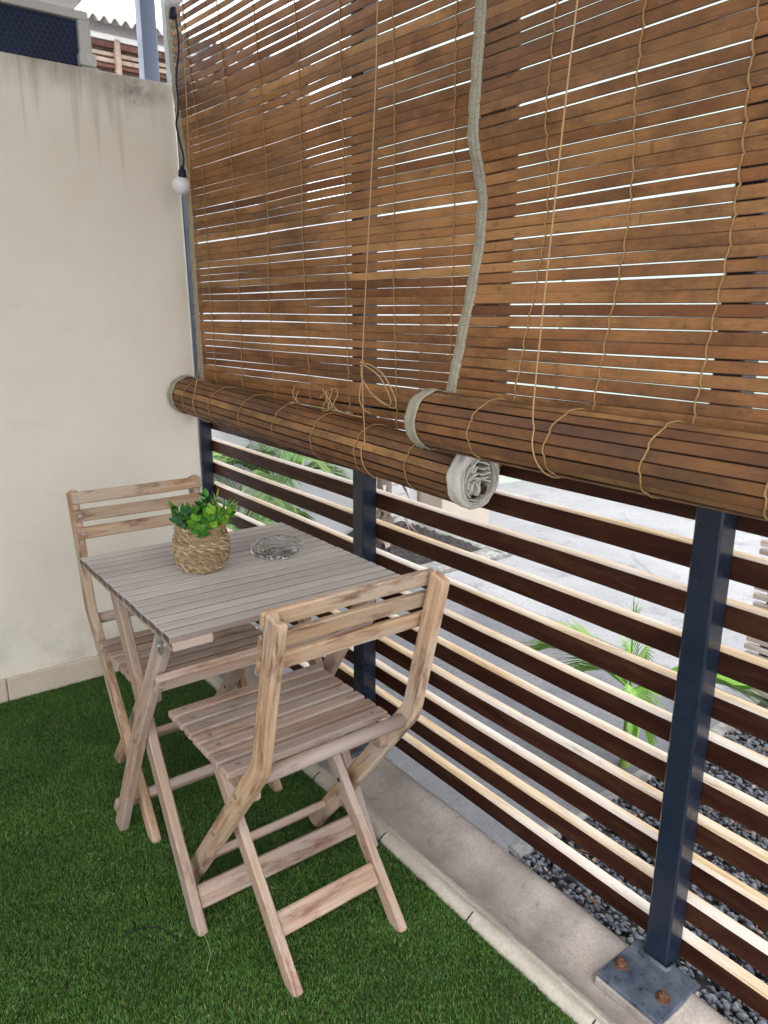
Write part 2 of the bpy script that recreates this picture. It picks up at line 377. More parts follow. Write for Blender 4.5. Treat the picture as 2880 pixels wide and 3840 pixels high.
    def build(s, name, mats, parent=None, org=(0, 0, 0)):
        me = bpy.data.meshes.new(name); o = Vector(org)
        me.from_pydata([tuple(Vector(p)-o) for p in s.v], [], s.f)
        for m in (mats if isinstance(mats, (list, tuple)) else [mats]): me.materials.append(m)
        me.polygons.foreach_set('material_index', s.mi); me.polygons.foreach_set('use_smooth', s.sm)
        a = me.attributes.new('gco', 'FLOAT_VECTOR', 'POINT'); a.data.foreach_set('vector', [x for g in s.g for x in g])
        a = me.attributes.new('rnd', 'FLOAT', 'POINT'); a.data.foreach_set('value', s.r)
        me.update()
        return link(name, me, parent, org)
def link(name, me, parent=None, org=(0, 0, 0)):
    ob = bpy.data.objects.new(name, me); col.objects.link(ob)
    if parent: ob.parent = parent
    else: ob.location = org
    return ob
def npmesh(name, verts, faces, mat, rnd=None, parent=None, smooth=False):
    me = bpy.data.meshes.new(name); nv, nf, k_ = len(verts), len(faces), faces.shape[1]
    me.vertices.add(nv); me.vertices.foreach_set('co', verts.astype(np.float32).ravel())
    me.loops.add(nf*k_); me.loops.foreach_set('vertex_index', faces.astype(np.int32).ravel())
    me.polygons.add(nf); me.polygons.foreach_set('loop_start', np.arange(0, nf*k_, k_, dtype=np.int32))
    me.polygons.foreach_set('loop_total', np.full(nf, k_, dtype=np.int32))
    if smooth: me.polygons.foreach_set('use_smooth', np.ones(nf, dtype=bool))
    if rnd is not None:
        a = me.attributes.new('rnd', 'FLOAT', 'POINT'); a.data.foreach_set('value', rnd.astype(np.float32))
    me.materials.append(mat); me.update(calc_edges=True); me.validate()
    return link(name, me, parent)
def tag(o, label=None, cat=None, group=None, kind=None):
    if label: o['label'] = label
    if cat: o['category'] = cat
    if group: o['group'] = group
    if kind: o['kind'] = kind
    return o
def thing(name, label, cat, loc=(0, 0, 0), rz=0., group=None):
    o = bpy.data.objects.new(name, None); col.objects.link(o); o.location = loc; o.rotation_euler = (0, 0, rz)
    o.empty_display_size = .1
    return tag(o, label, cat, group)
def copy_tree(o, parent=None):
    c = o.copy(); col.objects.link(c); c.parent = parent
    for ch in o.children: copy_tree(ch, c)
    return c
def cr(pts, n=6):
    """Catmull-Rom through points"""
    P = [Vector(p) for p in pts]; P = [P[0]*2-P[1]]+P+[P[-1]*2-P[-2]]; out = []
    for i in range(1, len(P)-2):
        for j in range(n):
            t = j/n; a, b, c, d = P[i-1:i+3]
            out.append(.5*((2*b)+(c-a)*t+(2*a-5*b+4*c-d)*t*t+(3*b-a-3*c+d)*t**3))
    out.append(P[-2]); return out

# ------------------------------------------------------------------ ground and setting
def sheet(name, x0, x1, y0, y1, z, mat, kind='structure'):
    b = MB(); b.add([(x0, y0, z), (x1, y0, z), (x1, y1, z), (x0, y1, z)], [[0, 1, 2, 3]])
    return tag(b.build(name, mat), kind=kind)
sheet('ground', -40, 40, -40, 40, -.085, M['drive'])
GZ = -.005
b = MB(); b.box((-1.82, -1.9, -.05), (3.14, 4.3, .090), .004); tag(b.build('porch_floor', M['backing']), kind='structure')
b = MB(); b.box((.47, -.13, -.071), (1.6, 2.66, .022), .006); tag(b.build('path', M['concrete']), kind='structure')
b = MB(); b.box((.62, -1.468, -.069), (1.19, .05, .024), .008); tag(b.build('path_edge', M['lichen']), kind='structure')
sheet('gravel_bed', -.03, 1.36, -4.2, -1.44, -.078, M['mulch'])

# grass blades
def make_grass():
    n = 700000
    x = rng.uniform(-1.85, -.245, n); y = rng.uniform(-2.45, .0, n)
    edge = -.258 + .006*np.sin(y*23)+.004*np.sin(y*71)
    keep = x < edge; x, y = x[keep], y[keep]; n = len(x)
    cl = .5+.5*np.sin(x*131+3*np.sin(y*89))*np.sin(y*117+2*np.sin(x*91))
    h = rng.uniform(.0062, .0104, n)*(.8+.35*cl); w = rng.uniform(.0004, .0008, n)
    ang = rng.uniform(0, 2*np.pi, n); la = rng.normal(1.2, 1.3, n)+1.2*np.sin(x*19+2*np.sin(y*17))
    lean = rng.uniform(.2, 1.05, n)
    px, py = np.cos(ang)*w, np.sin(ang)*w
    dx, dy = np.cos(la)*np.sin(lean)*h, np.sin(la)*np.sin(lean)*h; dz = np.cos(lean)*h
    z0 = np.full(n, GZ)
    v = np.empty((n, 5, 3))
    v[:, 0] = np.stack([x-px, y-py, z0], 1); v[:, 1] = np.stack([x+px, y+py, z0], 1)
    v[:, 2] = np.stack([x+dx*.4+px*.8, y+dy*.4+py*.8, z0+dz*.62], 1); v[:, 3] = np.stack([x+dx*.4-px*.8, y+dy*.4-py*.8, z0+dz*.62], 1)
    v[:, 4] = np.stack([x+dx, y+dy, z0+dz], 1)
    i = np.arange(n)*5
    f = np.concatenate([np.stack([i, i+1, i+2], 1), np.stack([i, i+2, i+3], 1), np.stack([i+3, i+2, i+4], 1)])
    r = np.clip(rng.normal(.45, .24, n), 0, 1); r[rng.random(n) < .012] = 1.
    o = npmesh('artificial_grass', v.reshape(-1, 3), f, M['grass'], np.repeat(r, 5))
    tag(o, 'short green artificial turf covering the porch floor', 'grass', kind='stuff')
make_grass()

# gravel
def make_gravel():
    t = (1+5**.5)/2
    ico = np.array([(-1, t, 0), (1, t, 0), (-1, -t, 0), (1, -t, 0), (0, -1, t), (0, 1, t), (0, -1, -t), (0, 1, -t), (t, 0, -1), (t, 0, 1), (-t, 0, -1), (-t, 0, 1)])/math.sqrt(1+t*t)
    fc = np.array([(0, 11, 5), (0, 5, 1), (0, 1, 7), (0, 7, 10), (0, 10, 11), (1, 5, 9), (5, 11, 4), (11, 10, 2), (10, 7, 6), (7, 1, 8), (3, 9, 4), (3, 4, 2), (3, 2, 6), (3, 6, 8), (3, 8, 9), (4, 9, 5), (2, 4, 11), (6, 2, 10), (8, 6, 7), (9, 8, 1)])
    n = 15000
    x = rng.uniform(-.03, 1.36, n); y = rng.uniform(-2.75, -1.49, n)
    s = rng.uniform(.0045, .0095, n)
    V_ = ico[None]*(1+rng.normal(0, .14, (n, 12, 1)))
    sc = np.stack([rng.uniform(.8, 1.5, n), rng.uniform(.7, 1.1, n), rng.uniform(.45, .8, n)], 1)*s[:, None]
    V_ = V_*sc[:, None]
    a = rng.uniform(0, 2*np.pi, n); c, sn = np.cos(a)[:, None], np.sin(a)[:, None]
    tl = rng.normal(0, .35, n)[:, None]
    X = V_[..., 0]*c-V_[..., 1]*sn; Y = V_[..., 0]*sn+V_[..., 1]*c; Z = V_[..., 2]+X*tl
    z = -.072+rng.uniform(0, .012, n)
    W = np.stack([X+x[:, None], Y+y[:, None], Z+z[:, None]], 2).reshape(-1, 3)
    F = (fc[None]+(np.arange(n)*12)[:, None, None]).reshape(-1, 3)
    o = npmesh('gravel', W, F, M['gravel'], np.repeat(np.clip(rng.normal(.45, .25, n), 0, 1), 12))
    tag(o, 'dark grey gravel strip beyond the slatted fence', 'gravel', kind='stuff')
make_gravel()
b = MB()
for i in range(70):
    x, y = U(.0, 1.2), U(-2.4, -1.5); a = U(0, 6.3); l = U(.015, .06); d = V(math.cos(a), math.sin(a), U(-.1, .15))
    p = V(x, y, -.056+U(0, .008)); b.tube([p-d*l/2, p+V(0, 0, .003), p+d*l/2], [.0008, .0014, .0006], 4)
tag(b.build('leaf_litter', M['litter']), 'scattered reddish dry stalks lying on the grey gravel', 'litter', kind='stuff')

# kerb along the fence
def make_kerb():
    prof = [(-.2635, -.05), (-.2645, -.004), (-.262, .007), (-.255, .014), (-.247, .0165), (-.238, .0155), (-.232, .012), (-.227, .0125), (-.22, .0125), (-.208, .002), (-.188, -.007), (-.16, -.0115), (-.135, -.0105), (-.112, -.005), (-.096, .004), (-.084, .0115), (-.070, .0168), (-.056, .0168), (-.046, .010), (-.040, -.01), (-.038, -.08)]
    y = -3.4; b = MB(); ys = [y+i*.035 for i in range(int(3.9/.035))]
    vs = []; fs = []; ms = []; n = len(prof)
    for i, yy in enumerate(ys):
        for j, (x, z) in enumerate(prof):
            w = .0012*math.sin(yy*17+j)+.001*math.sin(yy*43+j*2.1)+U(-.0005, .0005)
            vs.append((x+w*.6, yy, z+(w if 1 < j < n-2 else 0)))
    for i in range(len(ys)-1):
        for j in range(n-1):
            fs.append([i*n+j, (i+1)*n+j, (i+1)*n+j+1, i*n+j+1]); ms.append(1 if j < 7 else 0)
    b.add(vs, fs, None, 0., ms, True)
    o = b.build('kerb', [M['kerb'], M['lip']]); tag(o, kind='structure')
    d = MB()
    for yy in (-2.24, -1.93, -1.612, -1.30, -.99, -.68):
        d.tube([(-.2652, yy+.004, -.012), (-.2658, yy+.002, .002), (-.262, yy, .0085), (-.254, yy-.001, .0155), (-.245, yy, .0172)], .0016, 5)
    d.build('joint', M['dark'], o)
make_kerb()

# ------------------------------------------------------------------ garden wall
w = thing('garden_wall', 'tall stained cream rendered wall behind the table and chairs', 'wall', (-1.6, .06, 0))
def wall():
    b = MB(); x0, x1, y1, zt = -3.2, -.145, .12, 1.967
    nx, nz = 60, 44; vs = []; fs = []
    xs = [x0+(x1-.006-x0)*i/nx for i in range(nx+1)]; zs = [-.05+(zt-.006+.05)*i/nz for i in range(nz+1)]
    for i, x in enumerate(xs):
        for j, z in enumerate(zs): vs.append((x, .0015*math.sin(x*7+z*5)+.001*math.sin(x*19-z*13)+U(-.0004, .0004), z))
    for i in range(nx):
        for j in range(nz): a = i*(nz+1)+j; fs.append([a, a+nz+1, a+nz+2, a+1])
    lean = lambda z: -.124-.014*(z-.65)
    vs = [(x+(lean(z)+.145)*((x-x0)/(x1-x0))**6, y, z) for x, y, z in vs]
    o = len(vs); m = nz+1
    # rounded top edge, top, free end, back
    for x in [q+(lean(zt)+.145)*((q-x0)/(x1-x0))**6 for q in xs]: vs += [(x, .004, zt-.001), (x, .012, zt+U(-.001, .001)), (x, y1, zt+.004), (x, y1, -.05)]
    for i in range(nx):
        a = o+i*4; fs.append([i*m+nz, (i+1)*m+nz, a+4, a])
        for q in range(3): fs.append([a+q, a+4+q, a+5+q, a+1+q])
    e = len(vs); last = nx*m
    for j, z in enumerate(zs): vs += [(lean(z), .006, z), (lean(z), y1, z)]
    for j in range(nz): fs += [[last+j, e+2*j, e+2*j+2, last+j+1], [e+2*j, e+2*j+1, e+2*j+3, e+2*j+2]]
    fs.append([last+nz, e+2*nz, e+2*nz+1, o+nx*4+2, o+nx*4+1, o+nx*4])
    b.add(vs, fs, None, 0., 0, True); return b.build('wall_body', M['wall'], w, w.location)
wall()
for i, (xa, xb) in enumerate(((-3.2, -.853), (-.8495, -.30), (-.2965, -.147))):
    b = MB(); b.board([(xa, -.0068, .0145), (xb, -.0068, .0145)], (0, 0, 1), .125, .0126, .004); b.build('skirting', M['skirting'], w, w.location)

# ------------------------------------------------------------------ fence
f = thing('slatted_fence', 'slatted fence of dark stained boards on slate blue posts', 'fence', (0, -1.4, 0))
FO = f.location
PT = 2.56
for y in (.2206, -.8717, -1.8947):
    b = MB(); b.board([(-.025, y-.025, -.03 if y > 0 else .012), (-.025, y-.025, .9), (-.025-(.040 if y > 0 else 0), y-.025, PT)], (1, 0, 0), .05, .05, .0035)
    p = b.build('post', M['post'], f, FO)
    if y < 0:
        b = MB(); b.box((-.095, y-.0415, .0165), (.135, .137, .011), .0015); 
        b.build('base_plate', M['plate'], p, FO)
        b = MB(); b.box((-.097, y-.0415, -.002), (.132, .146, .0245), .004); b.build('mortar_bed', M['kerb'], p, FO)
        b = MB(); b.tube([(-.055, y+.004, .0235), (-.055, y-.054, .0235), (-.030, y-.0545, .0235)], .006, 7); b.build('weld', M['plate'], p, FO)
        for dy in (.008, -.084):
            b = MB(); c = V(-.112, y+dy, .0219)
            if True:
                b.lathe([(.0135, 0), (.0135, .0025), (.012, .003)], c, 18, None, 0, False, True)
                b.lathe([(.0098, .003), (.0098, .0095), (.007, .0115)], c, 6, None, 0, False, True)
                b.lathe([(.0058, .0115), (.0056, .016), (.004, .017)], c, 12, None, 0, False, True)
            b.build('bolt', M['rust'], p, FO)
for k_ in range(-2, 10):
    zt = .7715-(k_-1)*.0883; b = MB(); ya, yb = .215, -3.0; n = 26
    pts = [(.0155, ya+(yb-ya)*i/n, zt-.0227+.0008*math.sin(i*.9+k_)) for i in range(n+1)]
    # ring corner order: faces 0 = top side (+w); chamfers beside it take the bare-wood material too
    b.board(pts, (0, 0, 1), .0453, .030, .0016, U(0, 1), lambda j: 1 if j in (6, 7, 5) else 0)
    b.build('slat', [M['slat_face'], M['slat_top']], f, FO)

# ------------------------------------------------------------------ roof that shades the porch (above the picture)
t = thing('porch_roof', 'pale flat porch roof carried above the hanging bamboo blinds', 'roof', (-1.5, -1.6, 2.6))
b = MB(); b.box((-1.2, -1.6, 2.68), (3.0, 3.3, .07), .004); b.build('ceiling_panel', M['ceil'], t, t.location)
b = MB(); b.box((-.03, -1.75, 2.60), (.06, 4.1, .085), .003); b.build('beam', M['post'], t, t.location)

t = thing('added_side_wall', 'unseen cream wall added at the far left to block side light', 'wall', (-2.72, -.7, 0))
b = MB(); b.box((-2.72, -.75, 1.3), (.12, 1.6, 2.7), .004); b.build('wall_body', M['ceil'], t, t.location)  # out of view, added to hold back light from the left

# ------------------------------------------------------------------ bamboo blinds
def interp(tab, z):
    for (z0, x0), (z1, x1) in zip(tab, tab[1:]):
        if z0 >= z >= z1:
            t = (z0-z)/(z0-z1); t = t*t*(3-2*t)*.5+t*.5
            return x0+(x1-x0)*t
    return tab[-1][1] if z < tab[-1][0] else tab[0][1]
PITCH = .0212
def blind(label, yl, yr, xfun, ztop, zroll, rollL, rollR, cords, lifts, seed, end_cap, wide=False):
    """yl: far end, yr: near end. xfun(y,z): depth of the hanging sheet. roll axis from rollL to rollR"""
    rs = random.Random(seed)
    th = thing('bamboo_blind', label, 'blind', ((rollL[0]+rollR[0])/2, (yl+yr)/2, zroll))
    O = th.location
    # hanging strips
    b = MB(); z = ztop; rows = []; i = 0
    while z > zroll(.5)-.01 if callable(zroll) else z > zroll-.01:
        g = ([.0021, .0018, .0003, .0003] if wide else [.0017, .0015, .0004, .0004])[i % 4]*rs.uniform(.75, 1.2)
        if wide and z > 1.93: g = min(.0090, .0026+max(0, z-1.98)*.045)*rs.uniform(.85, 1.1)
        if rs.random() < .06: g += .0015
        hgt = PITCH-.0010-.0008*(1 if i % 4 < 2 else 0)-(max(0, g-.0035)*.8 if wide else 0)
        rows.append((z-hgt/2, hgt)); z -= hgt+g; i += 1 if rs.random() > .12 else 2
    NS = 16
    for (zc, h) in rows:
        sl = rs.uniform(-.004, .004); off = V(rs.uniform(0, 50), rs.uniform(0, 50), rs.uniform(0, 50)); rings = []; gs = []
        dz0 = rs.uniform(-.0012, .0012); dz1 = rs.uniform(-.0012, .0012); tilt = rs.uniform(-.0012, .0008)
        e0 = rs.uniform(-.003, .003); bow = rs.uniform(-.0010, .0010)
        for j in range(NS+1):
            t = j/NS; y = yl+.004*0+e0+(yr-yl)*t; zz = zc+dz0*(1-t)+dz1*t+bow*math.sin(t*math.pi*2)+.0009*math.sin(t*9+zc*50)
            x = xfun(y, zz); k_ = .0007
            dxdz = (xfun(y, zz+.01)-xfun(y, zz-.01))/.02
            a = V(dxdz, 0, 1).normalized(); nn = V(a.z, 0, -a.x); c = V(x, y, zz)
            pts = [(h/2, k_), (h/2, -k_), (h/4, -k_-.0006), (-h/4, -k_-.0006), (-h/2, -k_), (-h/2, k_)]
            rings.append([c+a*p+nn*(q+tilt*p/h*1.) for p, q in pts]); gs.append([V(off.x+(yr-yl)*t, off.y+p, p/h) for p, q in pts])
        b.ring_sweep(rings, gs, min(1, max(0, rs.gauss(.52, .19))))
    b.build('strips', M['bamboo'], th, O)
    # roll made of strips laid round a cylinder
    b = MB(); aL, aR = V(*rollL[:3]), V(*rollR[:3]); rad = rollL[3]; nst = 18; ph0 = rs.uniform(0, .2)
    axis = (aR-aL).normalized(); ex = V(1, 0, 0); ex = (ex-axis*ex.dot(axis)).normalized(); ez = axis.cross(ex); 
    if ez.z < 0: ez = -ez
    rad_at = [rad*(1+rs.uniform(-.018, .018)) for _ in range(nst)]
    for q in range(nst):
        ph = ph0+2*math.pi*q/nst; cdir = ex*math.cos(ph)+ez*math.sin(ph); tdir = -ex*math.sin(ph)+ez*math.cos(ph)
        wd = 2*rad*math.tan(math.pi/nst)*.94; path = []; axs = []
        w1, w2 = rs.uniform(0, 6), rs.uniform(.0004, .0014)
        for j in range(13):
            t = j/12; rr = rad_at[q]+w2*math.sin(t*7+w1)
            path.append(aL.lerp(aR, t)+cdir*rr); axs.append((tdir, cdir))
        b.board(path, tdir, wd, .0024, .0008, min(1, max(0, rs.gauss(.5, .27))), 0, 0., axs, None, True)
    b.build('roll', M['bamboo_roll'], th, O)
    # inner coil (dark core so that the roll is not hollow)
    b = MB(); pts = []
    for j in range(150):
        a = j*.19; rr = .006+(rad-.012)*j/150; pts.append((rr*math.cos(a), rr*math.sin(a)))
    ins = .012
    vs = []; fs = []
    for (x, z_) in pts:
        vs += [aL+ex*x+ez*z_+axis*ins, aR+ex*x+ez*z_-axis*ins]
    for j in range(len(pts)-1): fs.append([2*j, 2*j+1, 2*j+3, 2*j+2])
    b.add(vs, fs, None, .3, 0, True); b.build('coil', M['bamboo_roll'], th, O)
    # weave cords
    for y in cords:
        b = MB(); p = []; y0 = y
        for n_, (zc, h) in enumerate(rows):
            s = .0022 if n_ % 2 else -.0022; yy = y0+.004*math.sin(zc*6)+.0
            p += [V(xfun(yy, zc+h*.42)-.0034, yy+.0012*s/.0022, zc+h*.42), V(xfun(yy, zc)-.0036, yy+s*.35, zc), V(xfun(yy, zc-h*.4)-.0030, yy-.0016*s/.0022, zc-h*.4), V(xfun(yy, zc-h*.5)-.0012, yy-.0026*s/.0022, zc-h*.5)]
        b.tube(p, .0017, 5); b.build('weave_cord', M['weave'], th, O)
        t = (y-yl)/(yr-yl)
        if .02 < t < .99:
            b = MB(); c = aL.lerp(aR, t); p = []
            for j in range(nst*3+1):
                ph = ph0+math.pi/nst+2*math.pi*j/(nst*3)*1.; q = int(((ph-ph0)/(2*math.pi)*nst)+.5) % nst
                ridge = (j % 3 == 0)
                rr = rad*(1.002 if ridge else 1.018)/math.cos(0)*1.0+ .0022
                yo = .003*math.sin(ph*2+y*5)+(.0016 if (j//3) % 2 else -.0016)+.010*math.sin(ph+1.0)
                p.append(c+axis*yo+ex*math.cos(ph)*rr+ez*math.sin(ph)*rr)
            b.tube(p[:-1], .0017, 5, closed=True); b.build('weave_cord', M['weave'], th, O)
    # cloth edge bindings on the hanging sheet
    for ye, sgn in ((yl, 1), (yr, -1)):
        if ye < -2.5: continue
        b = MB(); vs = []; gs = []; fs = []; zz = ztop; n = 0; zb = rows[-1][0]
        W = .030
        while zz > zb:
            for q in range(7):
                u = q/6; yy = ye+sgn*(.006-u*W)+.0005*math.sin(zz*55+u)
                puff = .0026+.0018*math.sin(u*math.pi)+.0009*math.sin(zz*230+2.5*u)*abs(math.sin(zz*31))+.0011*math.sin(zz*88+u*4)+(.0012 if q == 3 else 0)
                vs.append((xfun(yy, zz)-puff, yy, zz)); gs.append((u-.5, zz, 0))
            for q in range(7):
                u = 1-q/6; yy = ye+sgn*(.006-u*W); vs.append((xfun(yy, zz)+.0025+.001*math.sin(u*math.pi), yy, zz)); gs.append((u-.5, zz, 0))
            n += 1; zz -= .0055
        for i_ in range(n-1):
            for q in range(14): a_ = i_*14; fs.append([a_+q, a_+(q+1) % 14, a_+14+(q+1) % 14, a_+14+q])
        b.add(vs, fs, gs, .5, 0, True); b.build('edge_binding', M['tape'], th, O)
        # binding wrapped round the roll at this end
        b = MB(); c0 = aL if ye == yl else aR; vs = []; fs = []; NR = 54
        d = axis if ye == yl else -axis
        prof = [(.030, .0012), (.027, .0035), (.020, .0038), (.0185, .0026), (.012, .0040), (.003, .0042), (-.003, .0030), (-.006, -.0005), (-.005, -.008), (.004, -.010)]
        for j in range(NR):
            ph = 2*math.pi*j/NR
            for (al, ra) in prof:
                rr = rad+.0022+ra+.0009*math.sin(ph*9+al*200)+.0008*math.sin(ph*23)
                vs.append(c0+d*(al+.0012*math.sin(ph*7))+ex*math.cos(ph)*rr+ez*math.sin(ph)*rr)
        m = len(prof)
        for j in range(NR):
            for q in range(m-1): fs.append([j*m+q, j*m+q+1, ((j+1) % NR)*m+q+1, ((j+1) % NR)*m+q])
        b.add(vs, fs, None, .5, 0, True); b.build('roll_binding', M['canvas_end'] if ye == yr else M['canvas'], th, O)
        if ye == yr and end_cap:
            # layers of cloth wound round, crumpled folds and the end of a strip in the middle
            def at(u, v, w_): return c0+ex*u+ez*v+d*w_
            b = MB()
            for (ra, ga) in ((rad-.001, .2), (rad-.0065, 2.3), (rad-.012, 4.1)):
                n = 44; path = []; axs = []
                for j in range(n+1):
                    a_ = ga+2*math.pi*j/n; rr = ra-.0045*j/n+.0012*math.sin(a_*3+ga)+.0007*math.sin(a_*8)
                    rad_d = ex*math.cos(a_)+ez*math.sin(a_); path.append(c0+rad_d*rr+d*(.004+.0022*math.sin(a_*2.3+ga))); axs.append((d, rad_d))
                b.board(path, d, .028, .0022, .0009, .5, 0, .0003, axs)
            b.build('cloth_layers', M['canvas_end'], th, O)
            b = MB(); n = 26; vs = [at(0, 0, .030)]; fs = []
            for q in range(1, 6):
                for j in range(n):
                    a_ = 2*math.pi*j/n; rr = (rad-.012)*q/5; vs.append(at(math.cos(a_)*rr, math.sin(a_)*rr, .027+.004*math.sin(a_*5+q*2)+.003*math.sin(q*3)))
            for j in range(n): fs.append([0, 1+j, 1+(j+1) % n])
            for q in range(4):
                for j in range(n): a = 1+q*n; fs.append([a+j, a+n+j, a+n+(j+1) % n, a+(j+1) % n])
            b.add(vs, fs, None, .5, 0, True)
            folds = [[(-.034, .012), (-.030, .030), (-.012, .040), (.010, .038), (.026, .030)], [(-.030, .020), (-.010, .030), (.008, .022), (.024, .026), (.034, .012)], [(-.040, -.004), (-.024, .012), (-.006, .014), (.010, .010), (.030, .014), (.040, .002)], [(-.038, -.018), (-.026, .000), (-.010, .006), (-.004, -.006), (.008, .002), (.026, .004)], [(-.028, -.032), (-.026, -.014), (-.012, -.004), (-.006, -.018), (-.012, -.034)], [(-.004, -.038), (-.002, -.020), (.010, -.004), (.026, -.006), (.036, -.018), (.026, -.036)]]
            for fo in folds:
                pp = cr([(u, 0, v) for u, v in fo], 5); w0 = rs.uniform(0, 6); path = [at(q.x*.95, q.z*.95, .012+.005*math.sin(j*.5+w0)) for j, q in enumerate(pp)]; axs = []
                for j in range(len(path)):
                    tt = (path[min(j+1, len(path)-1)]-path[max(j-1, 0)]); tt = (tt-d*tt.dot(d)).normalized(); axs.append((d, tt.cross(d).normalized()))
                b.board(path, d, .040, .0034, .0014, .5, 0, .0006, axs)
            b.build('rolled_cloth', M['canvas_end'], th, O)
            b = MB(); b.board([at(.012, -.022, .03), at(.012, -.022, -.012)], (ex*.75+ez).normalized(), .019, .022, .004, .2); b.build('core_strip', M['bamboo_roll'], th, O)
    for pth in lifts:
        b = MB(); b.tube(cr(pth, 5), .0015, 6); b.build('lift_cord', M['cord'], th, O)
    return th
# left blind
def xL(y, z):
    t = (-.012-y)/(1.42)
    top = -.165+.10*t; mid = -.122+.075*t; bot = -.112+.074*t
    s = max(0., min(1., (z-1.07)/(2.3-1.07)))
    x = bot+(mid-bot)*min(1, s*2.2)+(top-mid)*max(0, (s-.45)/.55)
    return x+.006*math.sin(y*5.2+z*2.1)*math.sin(s*3.1)+.002*math.sin(y*13+z*9)
RL = .0605
rollL0, rollL1 = (-.174, -.018, .976, RL), (-.103, -1.424, .912, RL)
yc = -1.105
def around(c, r, y, a0, a1, n, dy=0.): return [(c[0]+r*math.cos(a0+(a1-a0)*i/n), y+dy*i/n, c[2]+r*math.sin(a0+(a1-a0)*i/n)) for i in range(n+1)]
cL = (-.103-.071*(1.424+yc)/1.406, 0, .912+.064*(1.424+yc)/1.406)
lift1 = [(-.125, -1.085, 2.5), (-.150, -1.118, 1.85), (-.165, -1.115, 1.50), (-.176, -1.100, 1.14)]+around(cL, RL+.006, yc, math.pi*.80, math.pi*1.62, 7, -.012)
c2 = (-.174+.01, 0, .966)
lift2 = [(-.185, -.20, 2.5), (-.198, -.226, 2.12), (-.2, -.226, 1.9), (-.2, -.219, 1.7), (-.2, -.210, 1.5), (-.2, -.215, 1.25), (-.205, -.213, 1.08)]+around(c2, RL+.006, -.213, math.pi*.86, math.pi*1.55, 6, .004)
loop = [(-.176, -1.100, 1.140), (-.172, -1.124, 1.139), (-.170, -1.169, 1.122), (-.166, -1.197, 1.092), (-.160, -1.210, 1.060), (-.155, -1.194, 1.044), (-.155, -1.153, 1.054), (-.165, -1.116, 1.076), (-.174, -1.094, 1.108), (-.177, -1.099, 1.137)]
loop2 = [(-.178, -1.099, 1.138), (-.176, -1.118, 1.134), (-.174, -1.160, 1.117), (-.170, -1.188, 1.086), (-.165, -1.197, 1.058), (-.160, -1.170, 1.050), (-.168, -1.128, 1.070), (-.176, -1.101, 1.100), (-.178, -1.090, 1.060), (-.170, -1.094, 1.035), (-.150, -1.10, 1.02)]
knot = [(-.176+.005*math.cos(a*1.3), -1.100+.005*math.sin(a*1.3), 1.146-.0016*a) for a in range(9)]
coil = [(-.120+.02*math.sin(a*.7), -.865+.045*math.cos(a*.62)*(1-.02*a), 1.030+.030*math.sin(a*.62)+.003*math.sin(a*3)) for a in range(34)]+[(-.14, -.93, 1.015), (-.15, -.98, 1.010), (-.15, -1.06, 1.008)]
tail = [(-.115, -.682, 1.055), (-.125, -.684, 1.038), (-.13, -.70, 1.022), (-.132, -.725, 1.010)]
tail2 = [(-.115, -.70, 1.040), (-.125, -.703, 1.028), (-.13, -.712, 1.014)]
blind('wide bamboo blind nearer the cream wall, its roll ending in open white canvas', -.012, -1.428, xL, 2.52, .95, rollL0, rollL1,
      [-.13-.19*i for i in range(7)], [lift1, lift2, loop, loop2, knot, coil, tail, tail2], 3, True, True)
# right blind
TR = [(2.52, -.075), (1.84, -.083), (1.60, -.094), (1.48, -.060), (1.40, -.063), (1.31, -.081), (1.195, -.107), (1.10, -.128), (1.0, -.128)]
def xR(y, z):
    x = interp(TR, z); t = max(0., min(1., (-1.35-y)/.5))
    av = -.078 if z > 1.35 else -.078+(1.35-z)/.25*(-.05)
    x = x+(max(av, -.128)-x)*t*.7
    return x+.003*math.sin(y*7+z*3)
RR = .057
rollR0, rollR1 = (-.184, -1.352, 1.040, RR), (-.184, -2.75, 1.040, RR)
lift3 = [(-.13, -1.715, 2.5), (-.215, -1.714, 1.75), (-.235, -1.706, 1.40), (-.245, -1.697, 1.12)]+around((-.184, 0, 1.040), RR+.006, -1.697, math.pi*.86, math.pi*1.6, 7, -.02)
blind('bamboo blind nearer the camera, overlapping the other blind in front', -1.352, -2.75, xR, 2.52, 1.04, rollR0, rollR1,
      [-1.548-.186*i for i in range(6)], [lift3], 11, False)

# ------------------------------------------------------------------ string light
t = thing('string_light', 'black cable with round white bulbs hanging by the blind edge', 'string light', (-.2, -.16, 2.2)); O = t.location
b = MB(); pc = [(-.2, -.178, 2.62), (-.2, -.176, 2.3), (-.2, -.176, 2.136), (-.2, -.181, 2.087), (-.2, -.191, 2.047), (-.2, -.188, 2.005), (-.2, -.166, 1.962), (-.2, -.157, 1.927), (-.2, -.164, 1.879), (-.2, -.156, 1.843), (-.2, -.138, 1.818), (-.2, -.156, 1.766), (-.2, -.179, 1.722), (-.2, -.174, 1.69)]
b.tube(cr(pc, 5), .0030, 7); b.build('cable', M['cable'], t, O)
for (cx, cy, cz, up) in ((-.2, -.150, 1.639, 1), (-.205, -.172, 2.150, -1)):
    b = MB(); r = .0285; b.lathe([(r*math.sin(a*math.pi/14), -r*math.cos(a*math.pi/14)) for a in range(15)], (cx, cy, cz), 28)
    bl = b.build('bulb', M['bulb'], t, O)
    b = MB(); b.lathe([(.0115, .0), (.0125, .006), (.0115, .020), (.006, .026), (.0035, .034)], (cx-.0, cy-.012 if up > 0 else cy, cz+r-.006 if up > 0 else cz-r-.028), 14, None, 0, True, True); b.build('socket', M['cable'], bl, O)

